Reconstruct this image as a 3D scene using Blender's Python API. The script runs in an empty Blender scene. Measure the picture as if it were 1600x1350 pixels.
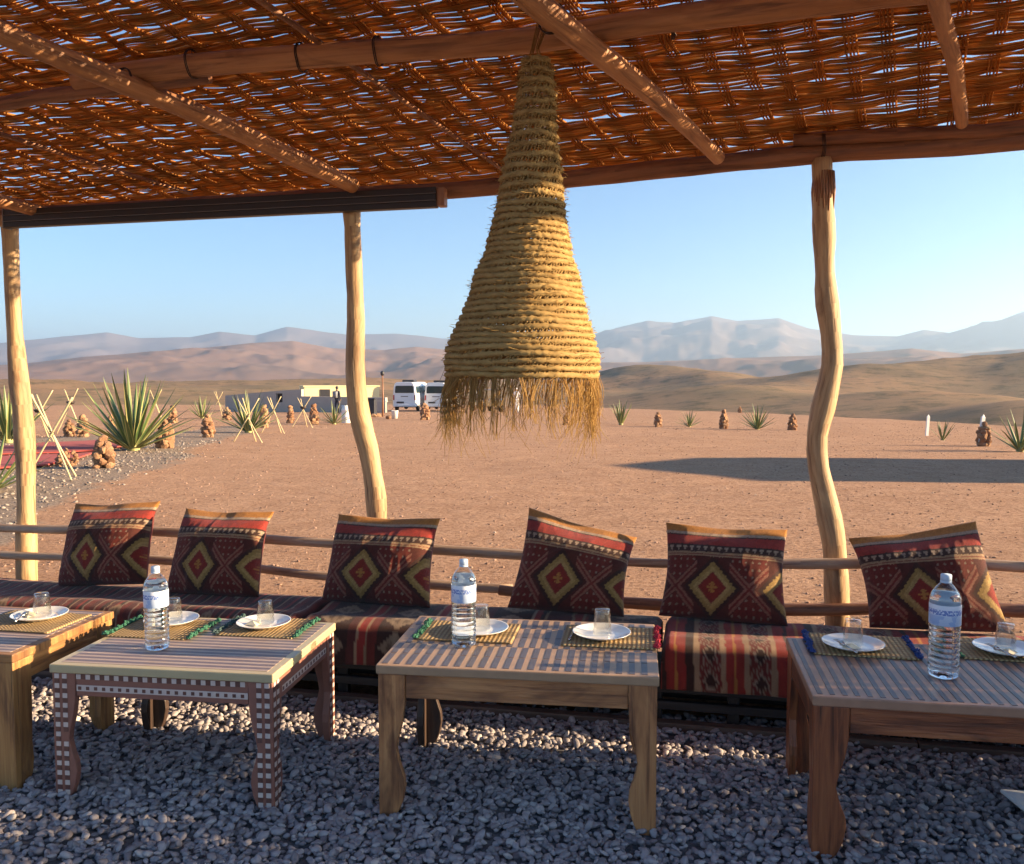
import bpy, bmesh, math, random
import numpy as np
from mathutils import Vector, Matrix, Euler
R = math.radians
random.seed(7); rng = np.random.default_rng(7)
scene = bpy.context.scene
col = scene.collection

# ------------------------------------------------------------------ camera, sky, sun, exposure
CAM_H, FPX, YAW = 1.45, 1380.0, R(8.5)
PITCH = math.atan(85 / FPX)
cam_d = bpy.data.cameras.new('Camera'); cam_d.sensor_width = 36; cam_d.lens = 36 * FPX / 1600
cam_d.clip_start = .05; cam_d.clip_end = 60000
cam = bpy.data.objects.new('Camera', cam_d); col.objects.link(cam)
cam.location = (0, 0, CAM_H); cam.rotation_euler = (R(90) - PITCH, 0, YAW)
scene.camera = cam
SUN_AZ, SUN_EL = R(5), R(14)            # azimuth counter-clockwise from +X
SUN = Vector((math.cos(SUN_AZ) * math.cos(SUN_EL), math.sin(SUN_AZ) * math.cos(SUN_EL), math.sin(SUN_EL)))
w = bpy.data.worlds.new('World'); scene.world = w; w.use_nodes = True
nt = w.node_tree; bg = nt.nodes['Background']
sky = nt.nodes.new('ShaderNodeTexSky'); sky.sky_type = 'NISHITA'; sky.sun_disc = False
sky.sun_elevation = SUN_EL; sky.sun_rotation = R(90) - SUN_AZ
sky.altitude = 600; sky.air_density = 1.0; sky.dust_density = .0; sky.ozone_density = 4.0
nt.links.new(sky.outputs[0], bg.inputs[0]); bg.inputs[1].default_value = .05
sd = bpy.data.lights.new('Sun', 'SUN'); sd.energy = 4.3; sd.angle = R(.6); sd.color = (1, .73, .44)
so = bpy.data.objects.new('Sun', sd); col.objects.link(so); so.rotation_euler = SUN.to_track_quat('Z', 'Y').to_euler()
so.location = (20, 8, 12)
scene.view_settings.view_transform = 'Standard'; scene.view_settings.look = 'None'
scene.view_settings.exposure = 2.35; scene.view_settings.gamma = 1; scene.view_settings.use_curve_mapping = False
scene.cycles.max_bounces = 10; scene.cycles.transparent_max_bounces = 24; scene.cycles.volume_bounces = 1
scene.cycles.transmission_bounces = 10

# a pixel of the 1600x1350 photograph as a ray (used to measure real positions on the ground, table tops and so on)
_d = np.array([-math.sin(YAW) * math.cos(PITCH), math.cos(YAW) * math.cos(PITCH), -math.sin(PITCH)])
_r = np.array([math.cos(YAW), math.sin(YAW), 0]); _u = np.cross(_r, _d)
CAM = np.array([0, 0, CAM_H])
def ray(x, y): return _d * FPX + _r * (x - 800) - _u * (y - 675)
def onz(x, y, z): v = ray(x, y); return CAM + v * (z - CAM_H) / v[2]
def ony(x, y, Y): v = ray(x, y); return CAM + v * Y / v[1]
def az_of(px): return math.atan((px - 800) / FPX) - YAW     # azimuth from +Y, clockwise

# ------------------------------------------------------------------ helpers
def tag(o, label=None, cat=None, group=None, kind=None):
    if label: o['label'] = label
    if cat: o['category'] = cat
    if group: o['group'] = group
    if kind: o['kind'] = kind
    return o
def link(name, mesh, parent=None, loc=None, rot=None, scale=None):
    o = bpy.data.objects.new(name, mesh); col.objects.link(o)
    if parent is not None: o.parent = parent
    if loc is not None: o.location = loc
    if rot is not None: o.rotation_euler = rot
    if scale is not None: o.scale = scale
    return o
def empty(name, loc=(0, 0, 0), rz=0):
    o = link(name, None, loc=loc, rot=(0, 0, rz)); o.empty_display_size = .1; return o
def copy_tree(o, parent=None):
    c = o.copy(); col.objects.link(c); c.parent = parent
    for ch in o.children:
        copy_tree(ch, c)
    return c

class MB:
    def __init__(s): s.v = []; s.f = []; s.uv = []; s.mi = []
    def add(s, vs, fs, uvs=None, mi=0):
        b = len(s.v); s.v += [tuple(p) for p in vs]
        for k, f in enumerate(fs):
            s.f.append(tuple(b + i for i in f)); s.mi.append(mi)
            s.uv.append(uvs[k] if uvs else None)
        return s
    def box(s, c, d, rot=None, mi=0, off=None):
        # c centre, d full sizes, uv: v along the longest axis (metres)
        hx, hy, hz = d[0] / 2, d[1] / 2, d[2] / 2
        P = [Vector((x, y, z)) for x in (-hx, hx) for y in (-hy, hy) for z in (-hz, hz)]
        F = [(0, 1, 3, 2), (4, 6, 7, 5), (0, 4, 5, 1), (2, 3, 7, 6), (0, 2, 6, 4), (1, 5, 7, 3)]
        la = max(range(3), key=lambda i: d[i]); o = random.random() * 9 if off is None else off
        U = []
        for f, n in zip(F, (0, 0, 1, 1, 2, 2)):
            oth = [i for i in range(3) if i != n]
            va = la if la in oth else oth[1]; ua = [i for i in oth if i != va][0]
            U.append([(P[i][ua] + o, P[i][va] + o * 1.7) for i in f])
        M = rot.to_matrix() if rot is not None else Matrix.Identity(3)
        s.add([M @ p + Vector(c) for p in P], F, U, mi); return s
    def prism(s, poly, y0, y1, axis='y', mi=0):
        # poly in (a, z); extruded along the other axis; uv v along z
        n = len(poly); o = random.random() * 9
        mk = (lambda a, z, y: (a, y, z)) if axis == 'y' else (lambda a, z, y: (y, a, z))
        vs = [mk(a, z, y0) for a, z in poly] + [mk(a, z, y1) for a, z in poly]
        fs = [tuple(range(n)), tuple(range(2 * n - 1, n - 1, -1))]
        us = [[(a + o, z + o) for a, z in poly], [(a + o, z + o) for a, z in poly[::-1]]]
        for i in range(n):
            j = (i + 1) % n
            fs.append((i, n + i, n + j, j))
            us.append([(o, poly[i][1] + o), (o + abs(y1 - y0), poly[i][1] + o), (o + abs(y1 - y0), poly[j][1] + o), (o, poly[j][1] + o)])
        s.add(vs, fs, us, mi); return s
    def tube(s, pts, rad, n=8, cap=True, mi=0, bump=0, seed=0):
        pts = [Vector(p) for p in pts]; m = len(pts)
        rad = [rad] * m if not hasattr(rad, '__len__') else rad
        t0 = (pts[1] - pts[0]).normalized(); up = Vector((0, 0, 1)) if abs(t0.z) < .9 else Vector((1, 0, 0))
        a = t0.cross(up).normalized(); L = 0; vs = []; fs = []; us = []; Ls = []; rr = random.Random(seed)
        for i, p in enumerate(pts):
            t = (pts[min(i + 1, m - 1)] - pts[max(i - 1, 0)]).normalized()
            a = (a - t * a.dot(t)).normalized(); b = t.cross(a)
            if i: L += (p - pts[i - 1]).length
            Ls.append(L)
            for k in range(n):
                th = 2 * math.pi * k / n
                q = rad[i] * (1 + (rr.uniform(-bump, bump) if bump else 0))
                vs.append(p + a * math.cos(th) * q + b * math.sin(th) * q)
        o = seed * 1.37 + random.random()
        for i in range(m - 1):
            for k in range(n):
                k2 = (k + 1) % n
                fs.append((i * n + k, i * n + k2, (i + 1) * n + k2, (i + 1) * n + k))
                c = 2 * math.pi * rad[i]
                us.append([(k / n * c + o, Ls[i] + o), ((k + 1) / n * c + o, Ls[i] + o), ((k + 1) / n * c + o, Ls[i + 1] + o), (k / n * c + o, Ls[i + 1] + o)])
        if cap:
            fs.append(tuple(range(n - 1, -1, -1))); us.append([(o + .01 * k, o) for k in range(n)])
            fs.append(tuple((m - 1) * n + k for k in range(n))); us.append([(o + .01 * k, o) for k in range(n)])
        s.add(vs, fs, us, mi); return s
    def lathe(s, prof, n=32, mi=0, cap0=False, cap1=False, flute=None):
        m = len(prof); vs = []; fs = []; us = []
        for i, (r, z) in enumerate(prof):
            for k in range(n):
                th = 2 * math.pi * k / n; q = r * (flute(th, z) if flute else 1)
                vs.append((q * math.cos(th), q * math.sin(th), z))
        for i in range(m - 1):
            for k in range(n):
                k2 = (k + 1) % n
                fs.append((i * n + k, i * n + k2, (i + 1) * n + k2, (i + 1) * n + k))
                us.append([(k / n, prof[i][1]), ((k + 1) / n, prof[i][1]), ((k + 1) / n, prof[i + 1][1]), (k / n, prof[i + 1][1])])
        if cap0: fs.append(tuple(range(n - 1, -1, -1))); us.append([(0, 0)] * n)
        if cap1: fs.append(tuple((m - 1) * n + k for k in range(n))); us.append([(0, 0)] * n)
        s.add(vs, fs, us, mi); return s
    def mesh(s, name, mats, smooth=False):
        me = bpy.data.meshes.new(name); me.from_pydata(s.v, [], s.f); me.update()
        for m in (mats if isinstance(mats, (list, tuple)) else [mats]): me.materials.append(m)
        if any(s.mi): me.polygons.foreach_set('material_index', s.mi)
        uvl = me.uv_layers.new(name='UVMap'); i = 0; flat = []
        for f, u in zip(s.f, s.uv):
            for k in range(len(f)): flat += (u[k] if u else (0, 0))
        uvl.data.foreach_set('uv', flat)
        if smooth: me.polygons.foreach_set('use_smooth', [True] * len(me.polygons))
        return me
    def build(s, name, mats, parent=None, smooth=False, loc=None, rot=None):
        return link(name, s.mesh(name, mats, smooth), parent, loc, rot)
def bevel(o, wdt=.004, seg=2):
    m = o.modifiers.new('Bevel', 'BEVEL'); m.width = wdt; m.segments = seg; m.limit_method = 'ANGLE'; m.angle_limit = R(40); return o
def np_mesh(name, V, F, mat, smooth=True, colr=None, rnd=None, uv=None):
    me = bpy.data.meshes.new(name); V = np.asarray(V, np.float32).reshape(-1, 3); F = np.asarray(F, np.int32); k = F.shape[1]
    me.vertices.add(len(V)); me.vertices.foreach_set('co', V.ravel())
    me.loops.add(F.size); me.loops.foreach_set('vertex_index', F.ravel())
    me.polygons.add(len(F)); me.polygons.foreach_set('loop_start', np.arange(0, F.size, k, dtype=np.int32))
    me.update(calc_edges=True); me.validate()
    me.materials.append(mat)
    if smooth: me.polygons.foreach_set('use_smooth', np.ones(len(me.polygons), bool))
    if colr is not None:
        a = me.color_attributes.new('Col', 'FLOAT_COLOR', 'POINT'); C = np.ones((len(V), 4), np.float32); C[:, :3] = np.asarray(colr).reshape(-1, 3); a.data.foreach_set('color', C.ravel())
    if rnd is not None:
        a = me.attributes.new('rnd', 'FLOAT', 'POINT'); a.data.foreach_set('value', np.asarray(rnd, np.float32).ravel())
    return me
def grid_faces(nu, nv, cu=False, cv=False):
    i = np.arange(nu if cu else nu - 1)[:, None]; j = np.arange(nv if cv else nv - 1)[None, :]
    i2 = (i + 1) % nu; j2 = (j + 1) % nv
    return np.stack([i * nv + j, i2 * nv + j, i2 * nv + j2, i * nv + j2], -1).reshape(-1, 4)
# vectorised value noise
def _h(ix, iy, s): 
    n = (ix.astype(np.int64) * 374761393 + iy.astype(np.int64) * 668265263 + s * 974711) & 0x7fffffff
    n = ((n ^ (n >> 13)) * 1274126177) & 0x7fffffff
    return ((n ^ (n >> 16)) & 0xffff) / 65535.0
def vnoise(x, y, s=0):
    x = np.asarray(x, float); y = np.asarray(y, float)
    ix = np.floor(x); iy = np.floor(y); fx = x - ix; fy = y - iy
    fx = fx * fx * (3 - 2 * fx); fy = fy * fy * (3 - 2 * fy)
    a = _h(ix, iy, s); b = _h(ix + 1, iy, s); c = _h(ix, iy + 1, s); d = _h(ix + 1, iy + 1, s)
    return (a * (1 - fx) + b * fx) * (1 - fy) + (c * (1 - fx) + d * fx) * fy
def fbm(x, y, o=4, s=0):
    t = 0; a = .5
    for k in range(o): t = t + a * vnoise(x * 2 ** k, y * 2 ** k, s + k); a *= .5
    return t
def ridged(x, y, o=5, s=0):
    t = 0; a = .5
    for k in range(o): t = t + a * (1 - np.abs(2 * vnoise(x * 2.03 ** k, y * 2.03 ** k, s + k) - 1)); a *= .5
    return t
def sstep(a, b, x): t = np.clip((x - a) / (b - a), 0, 1); return t * t * (3 - 2 * t)

# ------------------------------------------------------------------ materials
class NT:
    def __init__(s, name):
        s.m = bpy.data.materials.new(name); s.m.use_nodes = True; s.t = s.m.node_tree; s.b = s.t.nodes['Principled BSDF']; s.out = s.t.nodes['Material Output']
    def n(s, typ, ins=None, **kw):
        nd = s.t.nodes.new('ShaderNode' + typ)
        for k, v in kw.items(): setattr(nd, k, v)
        for k, v in (ins or {}).items(): s.put(nd.inputs[k], v)
        return nd
    def put(s, sock, v):
        if isinstance(v, bpy.types.NodeSocket): s.t.links.new(v, sock)
        elif isinstance(v, bpy.types.Node): s.t.links.new(v.outputs[0], sock)
        else:
            if sock.type == 'RGBA' and len(v) == 3: v = (*v, 1)
            sock.default_value = v
    def ramp(s, fac, stops, interp='LINEAR'):
        r = s.n('ValToRGB', {0: fac}); r.color_ramp.interpolation = interp; e = r.color_ramp.elements
        while len(e) < len(stops): e.new(.5)
        for k, (p, c) in enumerate(stops): e[k].position = p; e[k].color = (*c, 1) if len(c) == 3 else c
        return r.outputs[0]
    def mix(s, f, a, b, mode='MIX'):
        n = s.n('Mix', data_type='RGBA', blend_type=mode); s.put(n.inputs[0], f); s.put(n.inputs[6], a); s.put(n.inputs[7], b); return n.outputs[2]
    def math(s, op, a, b=0.0, c=None):
        n = s.n('Math', {0: a, 1: b}, operation=op)
        if c is not None: s.put(n.inputs[2], c)
        return n.outputs[0]
    def noise(s, vec, scale, detail=4, rough=.55, dist=0):
        return s.n('TexNoise', {'Vector': vec, 'Scale': scale, 'Detail': detail, 'Roughness': rough, 'Distortion': dist}).outputs[0]
    def map(s, vec, scale=(1, 1, 1), loc=(0, 0, 0)):
        return s.n('Mapping', {'Vector': vec, 'Scale': scale, 'Location': loc}).outputs[0]
    def uv(s): return s.n('TexCoord').outputs['UV']
    def ob(s): return s.n('TexCoord').outputs['Object']
    def pos(s): return s.n('NewGeometry').outputs['Position']
    def bump(s, h, strength=.3, dist=.01): s.put(s.b.inputs['Normal'], s.n('Bump', {'Height': h, 'Strength': strength, 'Distance': dist})); 
    def base(s, c): s.put(s.b.inputs['Base Color'], c)
    def rough(s, r): s.put(s.b.inputs['Roughness'], r)
def plain(name, c, rough=.6, var=.15, scale=40, bump=0, coat=0, metal=0, spec=.5):
    t = NT(name); n = t.noise(t.ob(), scale, 5)
    t.base(t.mix(n, tuple(x * (1 - var) for x in c), tuple(min(1, x * (1 + var)) for x in c)))
    t.rough(rough); t.b.inputs['Coat Weight'].default_value = coat; t.b.inputs['Metallic'].default_value = metal; t.b.inputs['Specular IOR Level'].default_value = spec
    if bump: t.bump(n, bump, .005)
    return t.m
def wood(name, light, mid, dark, knots=.5, rough=.55, coat=0, crack=.35, sc=1.0):
    t = NT(name); uv = t.uv()
    g = t.noise(t.map(uv, (38 * sc, 2.6 * sc, 1)), 1, 6, .6, .6)
    f = t.noise(t.map(uv, (180 * sc, 6 * sc, 1)), 1, 3, .6)
    big = t.noise(t.map(uv, (7 * sc, 2.2 * sc, 1), (3, 1, 0)), 1, 4, .6, 1.2)
    c = t.ramp(g, [(.32, dark), (.47, mid), (.66, light)])
    c = t.mix(t.ramp(big, [(.54 - .06 * knots, (0, 0, 0)), (.66, (knots,) * 3)]), c, dark)
    c = t.mix(t.math('MULTIPLY', f, .35), c, tuple(x * .6 for x in mid))
    cr = t.noise(t.map(uv, (55 * sc, 1.3 * sc, 1), (7, 2, 0)), 1, 3, .5, .3)
    crm = t.ramp(cr, [(.27, (crack * 2.2,) * 3), (.31, (0, 0, 0))])
    c = t.mix(crm, c, tuple(x * .25 for x in dark))
    t.base(c); t.rough(rough); t.b.inputs['Coat Weight'].default_value = coat; t.b.inputs['Coat Roughness'].default_value = .25
    h = t.math('SUBTRACT', t.math('ADD', t.math('MULTIPLY', g, .6), t.math('MULTIPLY', f, .3)), t.math('MULTIPLY', crm, .8))
    t.bump(h, .8, .006)
    return t.m
M = {}
M['post'] = wood('peeled_post_wood', (.60, .41, .21), (.46, .29, .14), (.20, .105, .05), .75, .65, 0, .45)
M['beam'] = wood('roof_log_wood', (.55, .27, .11), (.42, .19, .075), (.16, .065, .028), .6)
M['darkbeam'] = wood('dark_log_wood', (.34, .15, .065), (.24, .10, .045), (.09, .036, .02), .6)
M['rail'] = wood('grey_rail_wood', (.52, .38, .27), (.42, .29, .19), (.20, .11, .06), .4)
M['railred'] = wood('reddish_rail_wood', (.40, .20, .10), (.30, .14, .07), (.12, .05, .03), .5)
M['t1'] = wood('yellow_table_wood', (.48, .26, .09), (.34, .165, .055), (.11, .045, .02), .75, .5, .05)
M['t3'] = wood('honey_table_wood', (.58, .28, .11), (.43, .185, .07), (.10, .035, .018), .85, .5, .05)
M['t4'] = wood('russet_table_wood', (.42, .145, .05), (.27, .08, .03), (.05, .016, .010), .95, .45, .08)
M['inner'] = wood('dark_leg_wood', (.09, .05, .03), (.05, .028, .02), (.02, .012, .01), .5, .5)  # near-black wood used on the rear-left table legs
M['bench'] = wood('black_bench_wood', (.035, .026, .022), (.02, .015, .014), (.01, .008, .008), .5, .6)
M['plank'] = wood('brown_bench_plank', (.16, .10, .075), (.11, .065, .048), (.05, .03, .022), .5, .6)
M['cream'] = plain('cream_lacquer', (.46, .38, .22), .4, .08, 12, coat=.2)
M['mauve'] = plain('mauve_inlay', (.15, .115, .125), .42, .2, 30, coat=.05)
M['lightinlay'] = plain('pale_inlay', (.40, .30, .24), .42, .15, 30, coat=.05)
M['tan_inlay'] = plain('tan_inlay', (.38, .24, .14), .42, .2, 22, coat=.05)
M['grey_inlay'] = plain('slate_inlay', (.10, .085, .09), .42, .25, 22, coat=.05)
M['russet_inlay'] = plain('russet_inlay', (.36, .20, .125), .42, .25, 22, coat=.05)
M['brownpaint'] = plain('terracotta_paint', (.25, .105, .075), .5, .15, 30)
M['bone'] = plain('bone_tile', (.58, .48, .43), .4, .12, 60)
M['darktile'] = plain('dark_bone_tile', (.13, .055, .042), .45, .2, 60)
M['porcelain'] = plain('white_porcelain', (.78, .77, .75), .18, .03, 8, coat=.4)
M['napkin'] = plain('napkin_paper', (.78, .70, .50), .9, .06, 60, .15)
M['steel'] = plain('cutlery_steel', (.55, .53, .5), .25, .05, 20, metal=1)
M['wire'] = plain('rusty_wire', (.05, .035, .03), .6, .2, 30, metal=.5)
M['awning'] = plain('brown_black_metal', (.018, .012, .010), .42, .3, 10)
M['awnline'] = plain('grey_metal_trim', (.16, .14, .13), .4, .2, 10)
M['black'] = plain('black_rubber', (.02, .02, .022), .7, .2)
M['vanwhite'] = plain('white_vehicle_paint', (.72, .74, .77), .3, .03, 3, coat=.5)
M['vanglass'] = plain('dark_vehicle_glass', (.02, .04, .045), .08, .2, 2)
M['vantrim'] = plain('black_vehicle_trim', (.025, .025, .03), .5, .2)
M['redlamp'] = plain('red_lamp_lens', (.35, .02, .015), .25, .1)
M['fourbyfour'] = plain('brown_vehicle_paint', (.13, .10, .065), .35, .1, 3, coat=.4)
M['wallgrey'] = plain('earth_plaster', (.36, .33, .30), .95, .1, 1.5, .2)
M['wallcream'] = plain('cream_plaster', (.74, .64, .36), .9, .06, 1.5, .2)
M['tent'] = plain('tent_wool', (.07, .05, .04), .95, .2, 6, .3)
M['whitepaint'] = plain('white_plastic', (.75, .74, .70), .5, .05, 10)
M['bamboo'] = plain('cane_yellow', (.62, .50, .27), .55, .18, 14)
M['redrug'] = plain('red_carpet_wool', (.36, .065, .055), .95, .2, 5, .3)
M['skin'] = plain('skin', (.35, .19, .12), .55, .06)
M['jacket'] = plain('dark_blue_cloth', (.03, .033, .05), .9, .25, 20)
M['bag'] = plain('grey_bag_cloth', (.22, .23, .25), .9, .25, 20)
M['whitecloth'] = plain('white_cloth', (.66, .68, .72), .9, .08, 20)
M['yellowcloth'] = plain('yellow_cloth', (.62, .52, .24), .9, .1, 20)
for nm, c in (('green', (.035, .14, .085)), ('blue', (.03, .06, .20)), ('red', (.48, .03, .05)), ('cream_t', (.5, .42, .32)), ('teal', (.05, .09, .09))):
    M['tas_' + nm] = plain('wool_tassel_' + nm, c, .95, .35, 220, .5)

def reed_mat(name, stops, transl=.35):
    t = NT(name); a = t.n('Attribute', attribute_name='rnd').outputs['Fac']
    c = t.ramp(a, stops); n = t.noise(t.pos(), 60, 3)
    c = t.mix(t.math('MULTIPLY', n, .4), c, tuple(x * .5 for x in stops[1][1]))
    t.base(c); t.rough(.75); t.b.inputs['Specular IOR Level'].default_value = .2
    tr = t.n('BsdfTranslucent', {'Color': c}); mx = t.n('MixShader', {0: transl, 1: t.b.outputs[0], 2: tr.outputs[0]})
    t.put(t.out.inputs[0], mx); return t.m
M['reed'] = reed_mat('split_reed', [(0, (.44, .18, .05)), (.35, (.64, .29, .075)), (.7, (.72, .36, .10)), (1, (.80, .48, .18))], .58)
M['straw'] = reed_mat('lamp_straw', [(0, (.32, .19, .065)), (.35, (.44, .28, .10)), (.7, (.53, .35, .13)), (1, (.60, .42, .17))], .25)
M['fringe'] = reed_mat('straw_fringe', [(0, (.36, .20, .06)), (.35, (.52, .31, .10)), (.7, (.62, .39, .13)), (1, (.66, .45, .17))], .35)

def kilim(name, rough=.95):
    t = NT(name); c = t.n('Attribute', attribute_name='Col').outputs['Color']
    p = t.ob(); n = t.noise(p, 260, 3, .7); n2 = t.noise(p, 30, 4)
    c = t.mix(t.math('MULTIPLY', n, .55), c, (.015, .006, .006)); c = t.mix(t.math('MULTIPLY', n2, .22), c, (.25, .10, .05))
    t.base(c); t.rough(rough); t.b.inputs['Specular IOR Level'].default_value = .15
    t.b.inputs['Sheen Weight'].default_value = .15
    wv = t.n('TexWave', {'Vector': p, 'Scale': 90, 'Distortion': 3.0, 'Detail': 2}).outputs['Fac']
    t.bump(t.math('ADD', t.math('MULTIPLY', wv, .5), n), .6, .0025); return t.m
M['kilim'] = kilim('kilim_wool')

t = NT('woven_straw_mat'); p = t.ob()
wa = t.n('TexWave', {'Vector': p, 'Scale': 20, 'Distortion': 1.2}, wave_type='BANDS', bands_direction='X').outputs['Fac']
wb = t.n('TexWave', {'Vector': p, 'Scale': 24, 'Distortion': 1.2}, wave_type='BANDS', bands_direction='Y').outputs['Fac']
h = t.math('MULTIPLY', wa, wb); nn = t.noise(p, 90, 4)
t.base(t.mix(h, (.22, .13, .05), t.mix(nn, (.50, .36, .16), (.70, .54, .28)))); t.rough(.75); t.bump(h, .9, .004); M['mat'] = t.m

def thin(name, tint, gloss_rough=.04, blend=.22, gl=(1, 1, 1)):
    t = NT(name); tr = t.n('BsdfTransparent', {'Color': tint}); g = t.n('BsdfGlossy', {'Color': gl, 'Roughness': gloss_rough})
    lw = t.n('LayerWeight', {'Blend': blend}); mx = t.n('MixShader', {0: lw.outputs['Facing'], 1: tr.outputs[0], 2: g.outputs[0]})
    f = t.math('ADD', t.math('MULTIPLY', t.math('POWER', lw.outputs['Facing'], 1.6), .7), .05); t.put(mx.inputs[0], f)
    t.put(t.out.inputs[0], mx); return t.m
M['pet'] = thin('clear_bottle_plastic', (.95, .97, .98), .06, .3)
M['glass'] = thin('tumbler_glass', (.93, .93, .91), .05, .38)
t = NT('drinking_water'); t.b.inputs['Transmission Weight'].default_value = 1; t.b.inputs['IOR'].default_value = 1.33; t.base((.93, .97, 1)); t.rough(.0); M['water'] = t.m
t = NT('bottle_label_print'); uv = t.uv(); sx = t.n('SeparateXYZ', {0: uv})
u_, v_ = sx.outputs[0], sx.outputs[1]
n1 = t.noise(t.map(uv, (60, 150, 1)), 1, 3); band = t.math('MULTIPLY', t.math('GREATER_THAN', v_, .195), t.math('LESS_THAN', v_, .211))
scr = t.math('MULTIPLY', band, t.math('GREATER_THAN', n1, .47))
n2 = t.noise(t.map(uv, (6, 22, 1)), 1, 3); mtn = t.math('MULTIPLY', t.math('GREATER_THAN', n2, .52), t.math('LESS_THAN', v_, .193))
c = t.mix(t.ramp(v_, [(.165, (0, 0, 0)), (.225, (1, 1, 1))]), (.45, .58, .78), (.74, .78, .84))
c = t.mix(t.math('MULTIPLY', mtn, .55), c, (.20, .36, .68)); c = t.mix(t.math('MULTIPLY', scr, .85), c, (.05, .14, .48))
t.base(c); t.rough(.35); M['label'] = t.m
M['cap'] = plain('pale_blue_cap', (.50, .62, .75), .4, .05)

# pebbles
t = NT('grey_pebble'); rnd = t.n('ObjectInfo').outputs['Random']
c = t.ramp(rnd, [(0, (.22, .195, .20)), (.5, (.34, .305, .31)), (.86, (.44, .40, .40)), (.97, (.50, .46, .44)), (1, (.58, .54, .5))])
n = t.noise(t.ob(), 6, 5); c = t.mix(t.math('MULTIPLY', n, .4), c, (.16, .14, .145)); t.base(c); t.rough(.75); t.bump(n, .25, .05); M['pebble'] = t.m
t = NT('gravel_bed_earth'); n = t.noise(t.pos(), 45, 6); t.base(t.ramp(n, [(.3, (.05, .05, .055)), (.7, (.16, .16, .17))])); t.rough(.95); t.bump(n, .8, .02); M['gravelbase'] = t.m
t = NT('bed_gravel'); n = t.noise(t.pos(), 28, 6, .7); n2 = t.noise(t.pos(), 1.4, 4)
t.base(t.mix(t.ramp(n2, [(.4, (0, 0, 0)), (.65, (.6, .6, .6))]), t.ramp(n, [(.3, (.09, .085, .08)), (.55, (.20, .18, .16)), (.75, (.32, .28, .23))]), (.36, .22, .14))); t.rough(.95); t.bump(n, .9, .03); M['bedgravel'] = t.m
t = NT('orange_field_stone'); rnd = t.n('ObjectInfo').outputs['Random']; n = t.noise(t.ob(), 5, 6)
c = t.ramp(rnd, [(0, (.30, .15, .075)), (.5, (.42, .23, .12)), (1, (.50, .31, .17))]); t.base(t.mix(t.math('MULTIPLY', n, .6), c, (.20, .10, .055))); t.rough(.9); t.bump(n, .6, .1); M['rock'] = t.m
t = NT('small_desert_stone'); rnd = t.n('ObjectInfo').outputs['Random']
t.base(t.ramp(rnd, [(0, (.16, .095, .065)), (.5, (.30, .18, .12)), (.9, (.42, .27, .19)), (1, (.46, .35, .26))])); t.rough(.9); M['dstone'] = t.m
t = NT('bed_stone'); rnd = t.n('ObjectInfo').outputs['Random']
t.base(t.ramp(rnd, [(0, (.12, .10, .085)), (.5, (.24, .20, .165)), (1, (.36, .30, .25))])); t.rough(.9); M['bedstone'] = t.m
# agave leaf: green with pale edges (u across)
t = NT('agave_leaf'); sx = t.n('SeparateXYZ', {0: t.uv()}); e = t.math('ABSOLUTE', t.math('SUBTRACT', sx.outputs[0], .5))
n = t.noise(t.map(t.uv(), (14, 1.5, 1)), 1, 4); g = t.mix(n, (.05, .10, .03), (.11, .17, .055))
g = t.mix(t.ramp(sx.outputs[1], [(.0, (.6, .6, .6)), (.25, (0, 0, 0))]), g, (.33, .30, .13))
g = t.mix(t.ramp(e, [(.30, (0, 0, 0)), (.42, (.85, .85, .85))]), g, (.42, .37, .15)); t.base(g); t.rough(.5); M['agave'] = t.m

# terrain colour: pinkish earth near, browner scrub slopes beyond the plateau edge
t = NT('desert_earth'); p = t.pos()
n1 = t.noise(p, .22, 6, .6); n2 = t.noise(p, 2.2, 6, .65); n3 = t.noise(p, 21, 6, .8); n4 = t.noise(p, .010, 6, .6)
c = t.mix(n1, (.41, .24, .15), (.55, .35, .228))
c = t.mix(t.ramp(n2, [(.35, (.55,) * 3), (.6, (0, 0, 0))]), c, (.34, .19, .115))
c = t.mix(t.ramp(n3, [(.38, (.85,) * 3), (.53, (0, 0, 0))]), c, (.19, .105, .065))
c = t.mix(t.ramp(n3, [(.60, (0, 0, 0)), (.74, (.6,) * 3)]), c, (.58, .42, .30))
trk = t.noise(t.map(p, (.35, 3.2, 1)), 1, 5, .6, .8)
c = t.mix(t.ramp(trk, [(.56, (0, 0, 0)), (.70, (.35,) * 3)]), c, (.30, .17, .11))
far = t.n('Attribute', attribute_name='rnd').outputs['Fac']
scrub = t.mix(t.ramp(n4, [(.38, (0, 0, 0)), (.62, (1, 1, 1))]), (.30, .185, .105), (.20, .145, .085))
sn = t.noise(p, .11, 8, .78); scrub = t.mix(t.ramp(sn, [(.50, (0, 0, 0)), (.62, (.85,) * 3)]), scrub, (.10, .085, .05))
bed = t.n('Attribute', attribute_name='bed').outputs['Fac']; nb = t.noise(p, 1.1, 5, .7); gb = t.noise(p, 30, 6, .75)
bm_ = t.ramp(t.math('ADD', bed, t.math('MULTIPLY', t.math('SUBTRACT', nb, .5), .9)), [(.46, (0, 0, 0)), (.60, (.9,) * 3)])
c = t.mix(bm_, c, t.ramp(gb, [(.36, (.09, .075, .065)), (.48, (.24, .19, .15)), (.64, (.46, .37, .29))]))
c = t.mix(far, c, scrub); t.base(c); t.rough(1); t.b.inputs['Specular IOR Level'].default_value = .1
hh = t.math('ADD', t.math('MULTIPLY', n2, .5), t.math('ADD', t.math('MULTIPLY', n3, .35), t.math('MULTIPLY', trk, .5))); t.bump(hh, .9, .11); M['earth'] = t.m
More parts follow.
